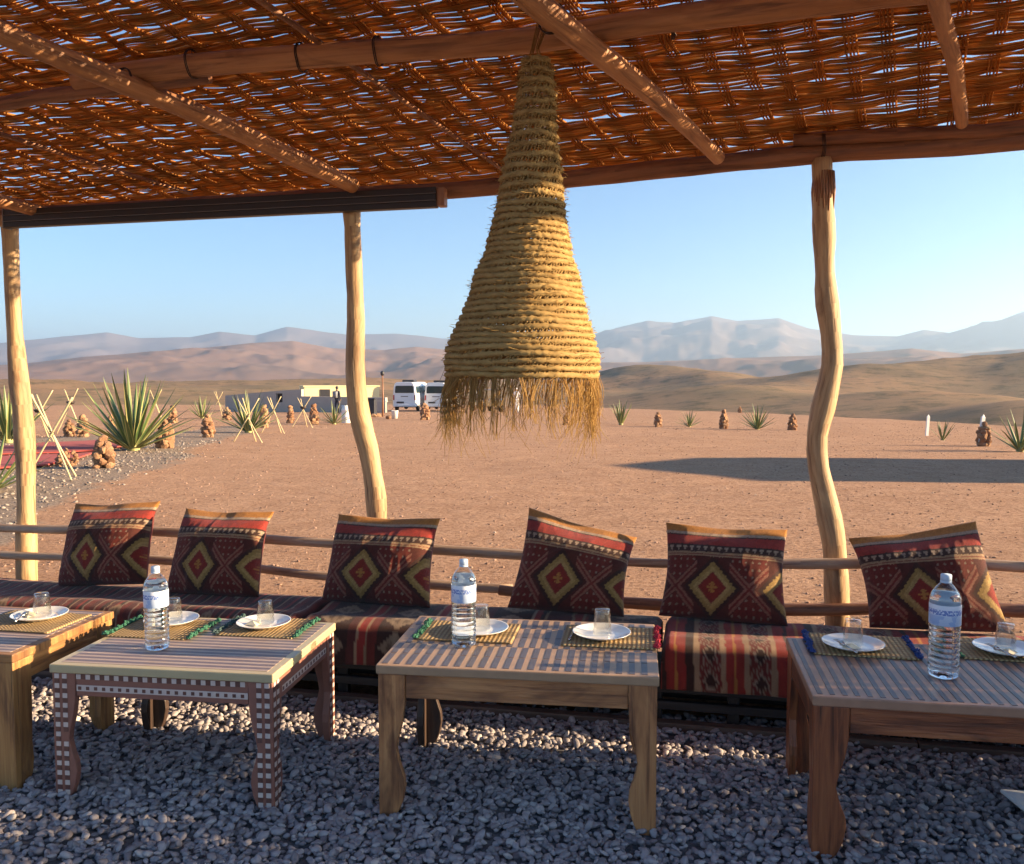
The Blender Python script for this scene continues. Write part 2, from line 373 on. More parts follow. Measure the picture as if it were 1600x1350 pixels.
def mtn_mat(name, a, b, c3, sc):
    t = NT(name); n = t.noise(t.pos(), sc, 8, .62); n2 = t.noise(t.pos(), sc * .25, 5)
    c = t.mix(n, a, b); c = t.mix(t.ramp(n2, [(.48, (0, 0, 0)), (.62, (.7,) * 3)]), c, c3); t.base(c); t.rough(1); t.b.inputs['Specular IOR Level'].default_value = 0
    return t.m
M['foot'] = mtn_mat('foothill_rock', (.20, .12, .085), (.30, .185, .13), (.15, .105, .085), .006)
M['mtn'] = mtn_mat('mountain_rock', (.13, .095, .08), (.20, .15, .125), (.27, .22, .19), .0022)

# ------------------------------------------------------------------ terrain
AZR = [(-90, 120), (-40, 112), (-20, 108), (-8, 104), (0, 96), (6, 74), (12, 58), (21.6, 42), (40, 34), (90, 34)]
HILLS = [(40, 603, 380, 300, 90), (300, 601, 450, 300, 120), (560, 598, 520, 280, 130), (780, 594, 600, 220, 130),
         (1000, 575, 700, 110, 150), (1110, 577, 600, 130, 110), (1300, 584, 460, 200, 110), (1485, 569, 560, 190, 140), (1650, 573, 540, 200, 140),
         (1450, 612, 260, 220, 60), (1620, 622, 190, 160, 45), (1140, 608, 320, 190, 70), (1850, 570, 520, 200, 140), (2150, 560, 560, 240, 150), (-300, 600, 420, 280, 120)]
def T(x, y):
    x = np.asarray(x, float); y = np.asarray(y, float)
    sp = lambda v, k=3.0: np.where(v / k > 20, v, k * np.log1p(np.exp(np.clip(v / k, -30, 20))))
    z = -.0235 * (sp(y - 14) - sp(y - 95))
    d = np.hypot(x, y); az = np.degrees(np.arctan2(x, y))
    rim = np.interp(az, [a for a, _ in AZR], [b for _, b in AZR]); front = sstep(-20, 10, y)
    rim = rim * (1 + .18 * (fbm(x * .03, y * .03, 3, 5) - .5)) 
    drop = sstep(1.0, 2.1, d / rim) * front
    acc = 0
    for px, py, D, sx, sD in HILLS:
        a = math.degrees(az_of(px)); sa = math.degrees(sx / FPX); top = CAM_H + (590 - py) / FPX * D
        g = np.exp(-((az - a) / sa) ** 2 - ((d - D) / sD) ** 2) * (top + 9.0); acc = acc + np.maximum(g, 0) ** 2.4
    hills = acc ** (1 / 2.4)
    nz = (ridged(x * .0055 + .3 * fbm(x * .01, y * .01, 2, 7), y * .0085, 6, 31) - .60) * 11 * sstep(120, 420, d) + (fbm(x * .03, y * .03, 4, 11) - .5) * 2.2 * sstep(60, 200, d)
    zfar = -9.0 + hills + nz * (.35 + .65 * np.clip(hills / 9, 0, 1)) - 10 * sstep(700, 2500, d)
    z = z * (1 - drop) + zfar * drop
    z = z + (fbm(x * .35, y * .35, 3, 3) - .44) * .10 * sstep(6, 16, d) * (1 - drop)
    return z, drop
def Tz(x, y): return float(T(np.array([x]), np.array([y]))[0][0])
_ts = np.geomspace(3, 900, 2600)
def ghit(px, py):
    v = ray(px, py); v = v / np.linalg.norm(v); lo, hi = 3.0, 900.0; ts = _ts
    for _ in range(2):
        P = CAM + v * ts[:, None]; below = np.nonzero(P[:, 2] - T(P[:, 0], P[:, 1])[0] < 0)[0]
        k = below[0] if len(below) else len(ts) - 1
        ts = np.linspace(ts[max(k - 1, 0)], ts[k], 60)
    return Vector(P[k])
azs = np.concatenate([np.linspace(-180, -62, 30)[:-1], np.linspace(-62, 46, 520), np.linspace(46, 180, 34)[1:]])
rs = np.concatenate([[0.0, 2], np.geomspace(4, 16000, 330)])
A, D_ = np.meshgrid(np.radians(azs), rs, indexing='ij')
X = D_ * np.sin(A); Y = D_ * np.cos(A); Z, drop = T(X, Y)
BED = np.array([tuple(ghit(*q))[:2] for q in [(-260, 880), (20, 850), (60, 805), (110, 778), (190, 750), (255, 730), (305, 714), (300, 700), (340, 690), (400, 676), (370, 664), (300, 672), (200, 682), (120, 680), (-60, 690), (-260, 740)]])
def poly_soft(x, y, P):
    ins = np.zeros(x.shape, bool); dist = np.full(x.shape, 1e9)
    for i in range(len(P)):
        (x0, y0), (x1, y1) = P[i], P[(i + 1) % len(P)]
        c = ((y0 > y) != (y1 > y)) & (x < (x1 - x0) * (y - y0) / (y1 - y0 + 1e-12) + x0); ins ^= c
        t = np.clip(((x - x0) * (x1 - x0) + (y - y0) * (y1 - y0)) / ((x1 - x0) ** 2 + (y1 - y0) ** 2), 0, 1); dist = np.minimum(dist, np.hypot(x - x0 - t * (x1 - x0), y - y0 - t * (y1 - y0)))
    return np.clip(.5 + np.where(ins, dist, -dist) / 1.6, 0, 1)
me = np_mesh('ground', np.stack([X, Y, Z], -1), grid_faces(len(azs), len(rs)), M['earth'], True, rnd=np.clip(drop * 1.15, 0, 1))
_a = me.attributes.new('bed', 'FLOAT', 'POINT'); _a.data.foreach_set('value', poly_soft(X, Y, BED).astype(np.float32).ravel())
tag(link('ground', me), kind='structure')
def mountain_range(name, prof, Rm, W, mat, noise_amp, seed, ext):
    a_deg = np.array([math.degrees(az_of(p)) for p, _ in prof]); hh = np.array([(590 - q) / FPX * Rm + CAM_H for _, q in prof])
    az = np.linspace(-62, 46, 700); h = np.interp(az, a_deg, hh)
    out = np.clip(np.maximum(a_deg[0] - az, az - a_deg[-1]) / 8, 0, 1); h = h * (1 - out) + out * ext * (.75 + .5 * fbm(az * .15, az * 0, 4, seed))
    tt = np.linspace(-1, 1, 90)
    Aq, Tq = np.meshgrid(np.radians(az), tt, indexing='ij'); Dq = Rm + Tq * W
    x = Dq * np.sin(Aq); y = Dq * np.cos(Aq)
    shp = np.where(Tq < 0, (1 + Tq) ** 1.15, (1 - Tq) ** .9)
    rn = ridged(x / W * 1.7, y / W * 1.7, 6, seed); r2 = ridged(x / W * 5, y / W * 5, 4, seed + 9)
    body = 4 * shp * (1 - shp)
    z = -20 + (h[:, None] + 20) * (shp + noise_amp * body * ((rn - .6) * 1.2 + (r2 - .5) * .4)) * (1 + .05 * (rn - .6))
    tag(link(name, np_mesh(name, np.stack([x, y, z], -1), grid_faces(len(az), len(tt)), mat)), kind='structure')
mountain_range('foothills', [(-120, 578), (40, 571), (130, 561), (250, 551), (330, 545), (400, 538), (460, 534), (520, 544), (600, 546), (650, 540), (700, 545), (800, 560), (900, 566), (1000, 566), (1150, 560), (1300, 556), (1420, 548), (1500, 556), (1620, 550), (1720, 556)], 3600, 1500, M['foot'], .75, 50, 120)
mountain_range('far_mountains', [(-120, 548), (0, 545), (100, 533), (170, 525), (220, 532), (300, 530), (345, 521), (400, 525), (450, 511), (500, 518), (540, 522), (620, 521), (690, 528), (800, 530), (880, 528), (930, 524), (960, 515), (1010, 503), (1050, 509), (1110, 498), (1150, 505), (1215, 501), (1260, 517), (1330, 527), (1400, 530), (1440, 521), (1480, 527), (1520, 518), (1560, 512), (1600, 500), (1700, 495)], 9000, 3200, M['mtn'], .6, 80, 380)

# haze: the dry evening air between here and the ranges
hz = MB(); hz.box((0, 0, 305), (33000, 33000, 690))
t = NT('evening_air'); t.t.nodes.remove(t.b)
pv = t.n('VolumePrincipled', {'Color': (.56, .77, 1.0), 'Density': .00012, 'Anisotropy': .5}); t.t.links.new(pv.outputs[0], t.out.inputs['Volume'])
tag(hz.build('haze', t.m), 'pale evening haze hanging over the plain before the mountains', 'haze', kind='stuff')

# ------------------------------------------------------------------ gravel floor and pebbles
fl = MB(); fl.box((-.2, .6, .0), (8.4, 6.3, .03)); tag(fl.build('gravel_floor', M['gravelbase']), kind='structure')
def scatter(name, P, rot, scl, mat, label, cat, noise=.35, subdiv=2):
    me = bpy.data.meshes.new(name); P = np.asarray(P, np.float32); me.vertices.add(len(P)); me.vertices.foreach_set('co', P.ravel())
    for nm, d in (('rot', rot), ('scl', scl)):
        a = me.attributes.new(nm, 'FLOAT_VECTOR', 'POINT'); a.data.foreach_set('vector', np.asarray(d, np.float32).ravel())
    o = link(name, me); me.materials.append(mat)
    g = bpy.data.node_groups.new(name, 'GeometryNodeTree'); g.interface.new_socket('Geometry', in_out='INPUT', socket_type='NodeSocketGeometry'); g.interface.new_socket('Geometry', in_out='OUTPUT', socket_type='NodeSocketGeometry')
    N = g.nodes; L = g.links; gi = N.new('NodeGroupInput'); go = N.new('NodeGroupOutput')
    ico = N.new('GeometryNodeMeshIcoSphere'); ico.inputs['Radius'].default_value = 1; ico.inputs['Subdivisions'].default_value = subdiv
    nz = N.new('ShaderNodeTexNoise'); nz.inputs['Scale'].default_value = .9; nz.inputs['Detail'].default_value = 1
    sub = N.new('ShaderNodeVectorMath'); sub.operation = 'SUBTRACT'; sub.inputs[1].default_value = (.5, .5, .5); L.new(nz.outputs['Color'], sub.inputs[0])
    sc = N.new('ShaderNodeVectorMath'); sc.operation = 'SCALE'; sc.inputs['Scale'].default_value = noise * 2.4; L.new(sub.outputs[0], sc.inputs[0])
    sp = N.new('GeometryNodeSetPosition'); L.new(ico.outputs[0], sp.inputs[0]); L.new(sc.outputs[0], sp.inputs['Offset'])
    ss = N.new('GeometryNodeSetShadeSmooth'); L.new(sp.outputs[0], ss.inputs[0])
    sm = N.new('GeometryNodeSetMaterial'); sm.inputs['Material'].default_value = mat; L.new(ss.outputs[0], sm.inputs[0])
    ip = N.new('GeometryNodeInstanceOnPoints'); L.new(gi.outputs[0], ip.inputs['Points']); L.new(sm.outputs[0], ip.inputs['Instance'])
    for nm, sock in (('rot', 'Rotation'), ('scl', 'Scale')):
        na = N.new('GeometryNodeInputNamedAttribute'); na.data_type = 'FLOAT_VECTOR'; na.inputs['Name'].default_value = nm; L.new(na.outputs[0], ip.inputs[sock])
    L.new(ip.outputs[0], go.inputs[0]); md = o.modifiers.new('scatter', 'NODES'); md.node_group = g
    tag(o, label, cat, kind='stuff'); return o
def pebbles(n, x0, x1, y0, y1, z, smin, smax):
    P = np.stack([rng.uniform(x0, x1, n), rng.uniform(y0, y1, n), z + rng.uniform(-.004, .008, n)], -1)
    s = smin + (smax - smin) * rng.random(n) ** 1.8
    S = np.stack([s * rng.uniform(1, 1.5, n), s * rng.uniform(.75, 1, n), s * rng.uniform(.5, .75, n)], -1)
    Ro = np.stack([rng.normal(0, .35, n), rng.normal(0, .35, n), rng.uniform(0, 6.28, n)], -1)
    return P, Ro, S
a = pebbles(21000, -3.6, 2.6, 1.7, 3.72, .016, .009, .015); b = pebbles(19000, -3.6, 2.6, 1.7, 3.72, .027, .0075, .0175)
scatter('gravel', *[np.concatenate(q) for q in zip(a, b)], M['pebble'], 'loose blue-grey pebbles covering the pavilion floor', 'gravel')
# small stones strewn over the sand outside
n = 16000; rr_ = 5 + 40 * rng.random(n) ** 1.5; aa = np.radians(rng.uniform(-48, 32, n)); xx = rr_ * np.sin(aa); yy = rr_ * np.cos(aa)
zz = T(xx, yy)[0]; s = (.004 + .013 * rng.random(n) ** 3) * (.8 + rr_ / 50)
scatter('desert_stones', np.stack([xx, yy, zz + s * .1], -1), np.stack([rng.normal(0, .3, n), rng.normal(0, .3, n), rng.uniform(0, 6, n)], -1), np.stack([s * 1.3, s, s * .7], -1), M['dstone'], 'small stones strewn over the sunlit sand', 'stones', .4, 1)

n = 14000; bx = rng.uniform(BED[:, 0].min(), BED[:, 0].max(), n); by = rng.uniform(BED[:, 1].min(), BED[:, 1].max(), n); k = (poly_soft(bx, by, BED) + rng.normal(0, .14, n) > .55) & (np.hypot(bx, by) < 24); bx, by = bx[k], by[k]; n = len(bx); s = .010 + .020 * rng.random(n) ** 2
scatter('bed_gravel', np.stack([bx, by, T(bx, by)[0] + s * .15], -1), np.stack([rng.normal(0, .3, n), rng.normal(0, .3, n), rng.uniform(0, 6, n)], -1), np.stack([s * 1.3, s, s * .7], -1), M['bedstone'], 'grey gravel spread over the garden bed round the red carpets', 'gravel', .4, 1)

# ------------------------------------------------------------------ pavilion: posts, logs, woven reed roof
def roofz(x, y): return 2.921 + .0202 * x - .11 * y
def onroof(px, py, dz=0):
    v = ray(px, py); nrm = np.array([-.0202, .11, 1.0]); t = (2.921 + dz - CAM.dot(nrm)) / v.dot(nrm); return CAM + v * t
BA = R(-4.0)                                    # bench and rail run at this angle to the table row
def Bf(x, y, z=0): return Vector((x * math.cos(BA) - y * math.sin(BA), 4.25 + x * math.sin(BA) + y * math.cos(BA), z))
def railY(x): return 4.25 + x * math.tan(BA)
pav = empty('pavilion', (-1.0, 4.3, 0))
tag(pav, 'rustic pavilion of crooked peeled posts and logs under a woven reed roof', 'pavilion')
def pv_build(mb, name, mat, smooth=True, parent=None):
    o = mb.build(name, mat, parent or pav, smooth)
    if parent is None: o.matrix_parent_inverse = Matrix.Translation((1.0, -4.3, 0))
    return o
def densify(P, step=.08):
    P = [np.array(p, float) for p in P]; n = len(P); out = []
    for i in range(n - 1):
        p0, p1, p2, p3 = P[max(i - 1, 0)], P[i], P[i + 1], P[min(i + 2, n - 1)]
        k = max(2, int(np.linalg.norm(p2 - p1) / step))
        for j in range(k):
            t = j / k; out.append(.5 * ((2 * p1) + (p2 - p0) * t + (2 * p0 - 5 * p1 + 4 * p2 - p3) * t * t + (3 * p1 - p0 - 3 * p2 + p3) * t ** 3))
    out.append(P[-1]); return out
def knobby(n, r0, r1, seed, amp=.07):
    k = np.arange(n) * .45; return [(r0 + (r1 - r0) * i / max(1, n - 1)) * (1 + amp * (2 * float(vnoise(k[i:i + 1], k[i:i + 1] * 0, seed)[0]) - 1)) for i in range(n)]
POSTS = [([(15, 338), (18, 420), (22, 500), (28, 580), (36, 650), (40, 720), (41, 800), (42, 905)], -3.5, .045, .056),
         ([(549, 322), (553, 420), (556, 500), (555, 580), (562, 650), (575, 700), (585, 760), (590, 820), (594, 900)], -1.55, .046, .054),
         ([(1284, 248), (1287, 350), (1290, 450), (1298, 520), (1300, 570), (1290, 620), (1277, 680), (1279, 730), (1292, 790), (1303, 850), (1307, 920), (1308, 985)], .84, .046, .056)]
for i, (px, xg, r0, r1) in enumerate(POSTS):
    Yp = railY(xg) + .085; P = [ony(a, b, Yp) for a, b in px]
    e = P[-1].copy(); e[2] = -.12; P.append(e); P = densify(P, .06)
    m = MB().tube(P, knobby(len(P), r0, r1, 60 + i, .13), 16, bump=.028, seed=i + 1); po = pv_build(m, 'post', M['post'])
    if i == 2:       # frayed bark collar at the head
        k = MB()
        for a in range(26):
            th = a / 26 * 6.283; L = random.uniform(.05, .17); z1 = P[2][2] + .03; q = Vector((math.cos(th), math.sin(th), 0)) * .0475; c0 = Vector((P[3][0], P[3][1], 0))
            k.tube([c0 + q * .96 + Vector((0, 0, z1 - L)), c0 + q * 1.02 + Vector((0, 0, z1 - L * .4)), c0 + q * .93 + Vector((0, 0, z1 + .04))], [.0035, .0062, .004], 5, seed=a)
        pv_build(k, 'bark_sliver', M['railred'], True, po).matrix_parent_inverse = Matrix.Identity(4)
for (x, y, z) in ((2.55, railY(2.55) + .08, 2.52), (2.5, 1.9, 2.74), (-5.3, railY(-5.3) + .08, 2.35), (-5.2, 2.25, 2.6)):
    P = densify([(x, y, -.1), (x + .03, y, .9), (x - .03, y + .02, 1.7), (x, y, z)], .15)
    pv_build(MB().tube(P, knobby(len(P), .056, .046, int(x * 7) + 40), 12, bump=.02, seed=5), 'post', M['post'])
def log(P, r0, r1, mat, seed, name='log', step=.1, parent=None):
    P = densify(P, step); return pv_build(MB().tube(P, knobby(len(P), r0, r1, seed, .08), 12, bump=.02, seed=seed), name, mat)
def roofpt(px, py, dz): return onroof(px, py, dz)
def ext(p, q, k):      # point past q
    return q + (q - p) * k
# eave log over the posts
E0 = [ony(560, 305, railY(-1.5) + .09), ony(700, 298, railY(-1.1) + .09), ony(880, 281, railY(-.45) + .09), ony(1000, 268, railY(-.02) + .09), ony(1120, 256, railY(.33) + .09), ony(1285, 240, railY(.84) + .09), ony(1450, 230, railY(1.3) + .09), ony(1600, 217, railY(1.75) + .09)]
E0 = [np.array((-5.5, railY(-5.5) + .09, 2.36)), np.array((-3.5, railY(-3.5) + .09, 2.37))] + E0; E0.append(np.array((2.8, railY(2.8) + .09, 2.54)))
log(E0, .036, .048, M['darkbeam'], 3, 'eave_log')
U0 = [ony(1240, 219, railY(.7) + .05), ony(1360, 212, railY(1.05) + .05), ony(1480, 207, railY(1.4) + .05), ony(1600, 199, railY(1.75) + .05), np.array((2.7, railY(2.7) + .05, 2.63))]
log(U0, .030, .036, M['darkbeam'], 4, 'eave_log')
# rafters
rf = []
for k, (a, b, dz, r0, r1) in enumerate((((0, 50), (552, 290), -.02, .036, .040), ((858, 22), (1122, 246), -.02, .040, .034), ((1465, 0), (1503, 193), .03, .030, .026))):
    p, q = onroof(*a, dz), onroof(*b, dz); s0 = p + (p - q) * .62
    mid = (p + q) / 2 + np.array((.012, 0, .012)); log([s0, p, mid, q], r0 * 1.1, r1, M['beam'], 10 + k, 'rafter')
    rf.append((p, q))
dR = (rf[1][1] - rf[1][0]); dR = dR / np.linalg.norm(dR)
for x0, x1 in ((2.0, 2.5), (-3.9, -3.3)):
    log([np.array((x0 - .25, 1.9, roofz(x0 - .25, 1.9))), np.array((x0, 2.7, roofz(x0, 2.7))), np.array((x1, railY(x1) + .05, roofz(x1, railY(x1))))], .042, .036, M['beam'], 15, 'rafter')
# purlins across, under the mats
pa = [onroof(-40, 172, .045), onroof(150, 122, .06), onroof(330, 100, .06), onroof(560, 82, .06), onroof(840, 62, .06), onroof(1000, 36, .06), onroof(1250, 6, .06)]
log([pa[1] + (pa[1] - pa[2]) * .18] + pa[2:] + [pa[-1] + (pa[-1] - pa[-2]) * 3.4], .040, .050, M['beam'], 21, 'purlin')
log([pa[0] + (pa[0] - pa[1]) * 1.6, onroof(0, 163, .035), onroof(180, 138, .02), onroof(328, 121, .03)], .034, .024, M['darkbeam'], 22, 'purlin')
log([np.array((-5.2, 2.2, roofz(-5.2, 2.2) + .06)), np.array((-1, 2.0, roofz(-1, 2.0) + .06)), np.array((2.7, 1.85, roofz(2.7, 1.85) + .06))], .045, .05, M['beam'], 23, 'purlin')
# wire ties
def tie(c, ax, r, n=2):
    m = MB(); c = Vector(c); ax = Vector(ax).normalized(); u = ax.cross(Vector((0, 0, 1))).normalized(); v = ax.cross(u)
    for k in range(n):
        P = [c + ax * (.006 * k + .002 * math.sin(3 * th)) + (u * math.cos(th) + v * math.sin(th)) * r for th in np.linspace(0, 6.3, 22)]
        m.tube(P, .0022, 5, False)
    m.tube([c - v * r, c - v * r + Vector((.004, 0, -.05)), c - v * r + Vector((.015, 0, -.07))], .002, 5)
    pv_build(m, 'wire_tie', M['wire'])
for px, py in ((300, 100), (470, 90), (590, 80)): tie(onroof(px, py, .06), (1, -.07, 0), .05)
tie(ony(1283, 228, railY(.84) + .07), (1, -.07, 0), .062, 3); tie(onroof(190, 125, .0), (.3, 1, -.1), .046); tie(onroof(862, 28, -.01), (.3, 1, -.1), .047, 3); tie(onroof(1050, 42, .05), (1, -.07, 0), .04)
# woven mats: weft bundles of split reed over and under warp sticks
ex = np.array([math.cos(R(-6)), math.sin(R(-6))]); ey = np.array([math.sin(R(16)), math.cos(R(16))]); O0 = np.array([0.0, 4.47])
WS, RS = .125, .165
def sheet(s, t_):
    x = O0[0] + s * ex[0] + t_ * ey[0]; y = O0[1] + s * ex[1] + t_ * ey[1]
    z = roofz(x, y) + .135 + .020 * (vnoise(s * 1.3, t_ * 1.3, 77) - .5) * 2 - .02 * np.cos(t_ * 1.9)
    z = z + .05 * sstep(1.0, 2.2, s) * sstep(-.5, 0, t_)
    return x, y, z
def strands(paths, rads, n=3):
    # paths: (K, m, 3) -> joined prisms
    K, m, _ = paths.shape
    tg = np.gradient(paths, axis=1); tg /= np.linalg.norm(tg, axis=2, keepdims=True) + 1e-9
    up = np.array([0, 0, 1.0]); a = np.cross(tg, up); a /= np.linalg.norm(a, axis=2, keepdims=True) + 1e-9; b = np.cross(tg, a)
    ph = rng.uniform(0, 6.28, (K, 1, 1)); V = []
    for k in range(n):
        th = ph + 2 * math.pi * k / n; V.append(paths + (a * np.cos(th) + b * np.sin(th)) * rads[..., None])
    V = np.stack(V, 2)                                     # K, m, n, 3
    i = np.arange(K)[:, None, None]; j = np.arange(m - 1)[None, :, None]; k = np.arange(n)[None, None, :]; k2 = (k + 1) % n
    ix = lambda i, j, k: (i * m + j) * n + k
    F = np.stack([ix(i, j, k), ix(i, j, k2), ix(i, j + 1, k2), ix(i, j + 1, k)], -1).reshape(-1, 4)
    return V.reshape(-1, 3), F, np.repeat(rng.random(K), m * n)
def mat_panel(s0, s1, t0, t1, seed, nre=27, step=.036):
    sv = np.arange(s0, s1, step); paths = []; 
    rows = np.arange(t0, t1 - .04, RS)
    for j, tr in enumerate(rows):
        sgn = 1 if j % 2 == 0 else -1
        cyc = sgn * np.cos(math.pi * sv / WS)              # +1: passes above the warp there
        tc = tr + RS * .5 + .02 * (vnoise(sv * .9, sv * 0 + j, seed) - .5) * 2
        pinch = 1.07 - .20 * np.maximum(cyc, 0) ** 3 - .03 * rng.random()
        for k in range(nre):
            o = (k - (nre - 1) / 2) / nre * RS * .96
            wob = .034 * (vnoise(sv * 1.3 + k * 13.7, sv * 0 + j * 3.1, seed + 3) - .5) + .010 * (vnoise(sv * 6 + k * 7, sv * 0 + j, seed + 5) - .5)
            tt = tc + o * pinch + wob
            x, y, z = sheet(sv, tt); z = z + .0035 * cyc + .006 * (vnoise(sv * 5 + k * 3.3, sv * 0 + j, seed + 8) - .5) + rng.uniform(-.004, .004)
            paths.append(np.stack([x, y, z], -1))
    paths = np.array(paths); rad = np.repeat(rng.uniform(.0030, .0050, (len(paths), 1)), len(sv), 1)
    V, F, q = strands(paths, rad)
    wp = []; tv = np.arange(t0, t1, .03)
    for i, sw in enumerate(np.arange(math.ceil(s0 / WS) * WS, s1, WS)):
        idx = int(round(sw / WS)); jj = (tv - t0) / RS - .5
        up = np.cos(math.pi * jj) * (1 if idx % 2 == 0 else -1)
        for k in range(4):
            x, y, z = sheet(sw + (k - 1.5) * .0125 + .004 * (vnoise(tv * 5 + k, tv * 0 + i, seed + 1) - .5), tv)
            wp.append(np.stack([x, y, z - .008 * up - .001], -1))
    wp = np.array(wp); V2, F2, q2 = strands(wp, np.repeat(rng.uniform(.0040, .0062, (len(wp), 1)), len(tv), 1))
    me = np_mesh('reed_mat', np.concatenate([V, V2]), np.concatenate([F, F2 + len(V)]), M['reed'], True, rnd=np.concatenate([q, q2 * .6]))
    o = link('reed_mat', me, pav); o.matrix_parent_inverse = Matrix.Translation((1.0, -4.3, 0)); tag(o, kind='stuff'); return o
for k, (s0, s1) in enumerate(((-4.9, -2.36), (-2.40, -.66), (-.70, 1.35), (1.31, 2.75))):
    mat_panel(s0, s1, -2.64, .06, 100 + k * 20)
# bound seams where the mats meet
for k, (a, b) in enumerate((((395, -10), (785, 265)), ((0, 207), (300, 303)))):
    p, q = onroof(*a, .095), onroof(*b, .095); p = p + (p - q) * .6; m = MB(); m.tube(densify([p, (p + q) / 2 + np.array((0, 0, -.006)), q], .1), .011, 7, bump=.15, seed=k)
    so_ = pv_build(m, 'seam_cord', M['darkbeam']); m = MB(); L = np.linalg.norm(q - p)
    for i in range(int(L / .035)):
        c = p + (q - p) * (i + random.random()) / (L / .035); d = Vector((random.gauss(0, .5), random.gauss(0, .5), -.5)).normalized() * random.uniform(.012, .03)
        m.tube([Vector(c), Vector(c) + d], [.004, .0025], 4)
    so2 = pv_build(m, 'reed_stub', M['reed'], True, so_); so2.matrix_parent_inverse = Matrix.Identity(4); tag(so2, kind='stuff')

# dark blind cassette under the eave
aw = empty('blind_cassette', Bf(-2.5, -.01, 2.36)); tag(aw, 'long dark brown metal blind cassette fixed under the eave between two posts', 'blind')
pl, pr = ony(12, 343, railY(-3.5) + .0), ony(684, 309, railY(-1.1) + .0); v = Vector(pr - pl); L = v.length; c = Vector((pl + pr) / 2)
aw.location = c; rq = v.to_track_quat('X', 'Z'); aw.rotation_euler = rq.to_euler()
for k in range(3):
    bevel(MB().box((0, -.004 * k, .034 - .034 * k), (L, .06 - .006 * k, .031)).build('slat', M['awning'], aw), .004)
for k in range(2): MB().box((0, -.034 - .001 * k, .017 - .034 * k), (L, .004, .0035)).build('trim_line', M['awnline'], aw)
bevel(MB().box((L / 2 + .022, 0, .0), (.04, .06, .09)).build('end_block', M['railred'], aw), .004)
MB().box((-L / 2 - .003, 0, 0), (.006, .066, .105)).build('end_plate', M['awnline'], aw)

# ------------------------------------------------------------------ railing
rl = empty('railing', Bf(-1, 0, 0)); tag(rl, 'low two-bar railing of rough poles tied to the pavilion posts', 'railing')
def rail(pts, r0, r1, mat, seed):
    P = densify(pts, .1); o = MB().tube(P, knobby(len(P), r0, r1, seed, .1), 12, bump=.02, seed=seed).build('rail_pole', mat, rl, True)
    o.matrix_parent_inverse = Matrix.Translation(-rl.location)
def rp(px, py, dy=0):
    x = -1.0
    for _ in range(6): x = ony(px, py, railY(x) + dy)[0]
    return ony(px, py, railY(x) + dy)
left = lambda z: np.array((-5.4, railY(-5.4), z)); right = lambda z: np.array((2.7, railY(2.7), z))
rail([left(.60), rp(0, 825), rp(230, 830), rp(450, 845), rp(750, 863), rp(900, 873)], .024, .027, M['rail'], 5)
rail([rp(860, 868, -.045), rp(1020, 880, -.03), rp(1250, 881), rp(1450, 880), rp(1600, 886), right(.58)], .022, .028, M['rail'], 6)
rail([left(.44), rp(0, 867), rp(230, 874), rp(400, 888), rp(480, 898), rp(700, 915), rp(800, 921)], .020, .025, M['rail'], 7)
rail([rp(780, 922, -.045), rp(900, 935, -.03), rp(1000, 943), rp(1120, 950), rp(1260, 953), rp(1400, 951), rp(1600, 955), right(.37)], .027, .034, M['railred'], 8)

# ------------------------------------------------------------------ bench with kilim-covered mattresses
MZ = .37
bn = empty('bench', Bf(-1, -.42, 0), BA); tag(bn, 'long low black timber bench frame standing on the gravel along the railing', 'bench')
def bbox(c, d, mat, name): o = MB().box((c[0] + 1, c[1] + .42, c[2]), d).build(name, mat, bn); bevel(o, .004); return o
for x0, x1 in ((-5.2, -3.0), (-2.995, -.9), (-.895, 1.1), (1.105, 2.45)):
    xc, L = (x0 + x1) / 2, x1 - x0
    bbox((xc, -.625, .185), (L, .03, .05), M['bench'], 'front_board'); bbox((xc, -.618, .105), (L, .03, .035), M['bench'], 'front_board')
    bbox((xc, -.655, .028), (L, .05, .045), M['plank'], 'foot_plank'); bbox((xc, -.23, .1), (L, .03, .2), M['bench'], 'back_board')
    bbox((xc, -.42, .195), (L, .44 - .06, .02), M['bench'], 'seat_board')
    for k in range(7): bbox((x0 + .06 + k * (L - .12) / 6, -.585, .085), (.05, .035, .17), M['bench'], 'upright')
def c3(*a): return np.array(a)
MAR, RED, BLK, TAN, CRM, GLD, OLV, DRD, PNK = c3(.075, .016, .018), c3(.30, .025, .022), c3(.016, .011, .012), c3(.36, .24, .14), c3(.46, .35, .25), c3(.46, .20, .045), c3(.30, .20, .06), c3(.15, .02, .018), c3(.30, .13, .09)
def lerp(C, c, m): m = np.asarray(m, float)[..., None]; return C * (1 - m) + c * m
def stripes(x, widths_cols):
    C = np.zeros(x.shape + (3,)); a = 0
    per = sum(w_ for w_, _ in widths_cols); xm = np.mod(x, per)
    for w_, c in widths_cols:
        C = np.where(((xm >= a) & (xm < a + w_))[..., None], c, C); a += w_
    return C
def medallion(C, x, y, cx, per, hw, hh, c, off=0):
    dy = np.mod(y + off, per) - per / 2; m = (np.abs(x - cx) / hw + np.abs(dy) / hh) < 1
    m2 = (np.abs(x - cx) / (hw * .55) + np.abs(dy) / (hh * .55)) < 1
    C = lerp(C, c, m); return lerp(C, c * .45, m2 & (np.abs(x - cx) > hw * .12))
def k_left(x, y):
    C = stripes(x, [(.030, MAR), (.007, CRM * .75), (.028, DRD), (.022, BLK), (.006, TAN), (.034, MAR), (.012, RED), (.020, BLK), (.008, CRM * .7), (.03, DRD)])
    for cx in (-3.6, -3.05, -2.42, -1.95): C = medallion(C, x, y, cx, .17, .035, .06, TAN * .8)
    return C
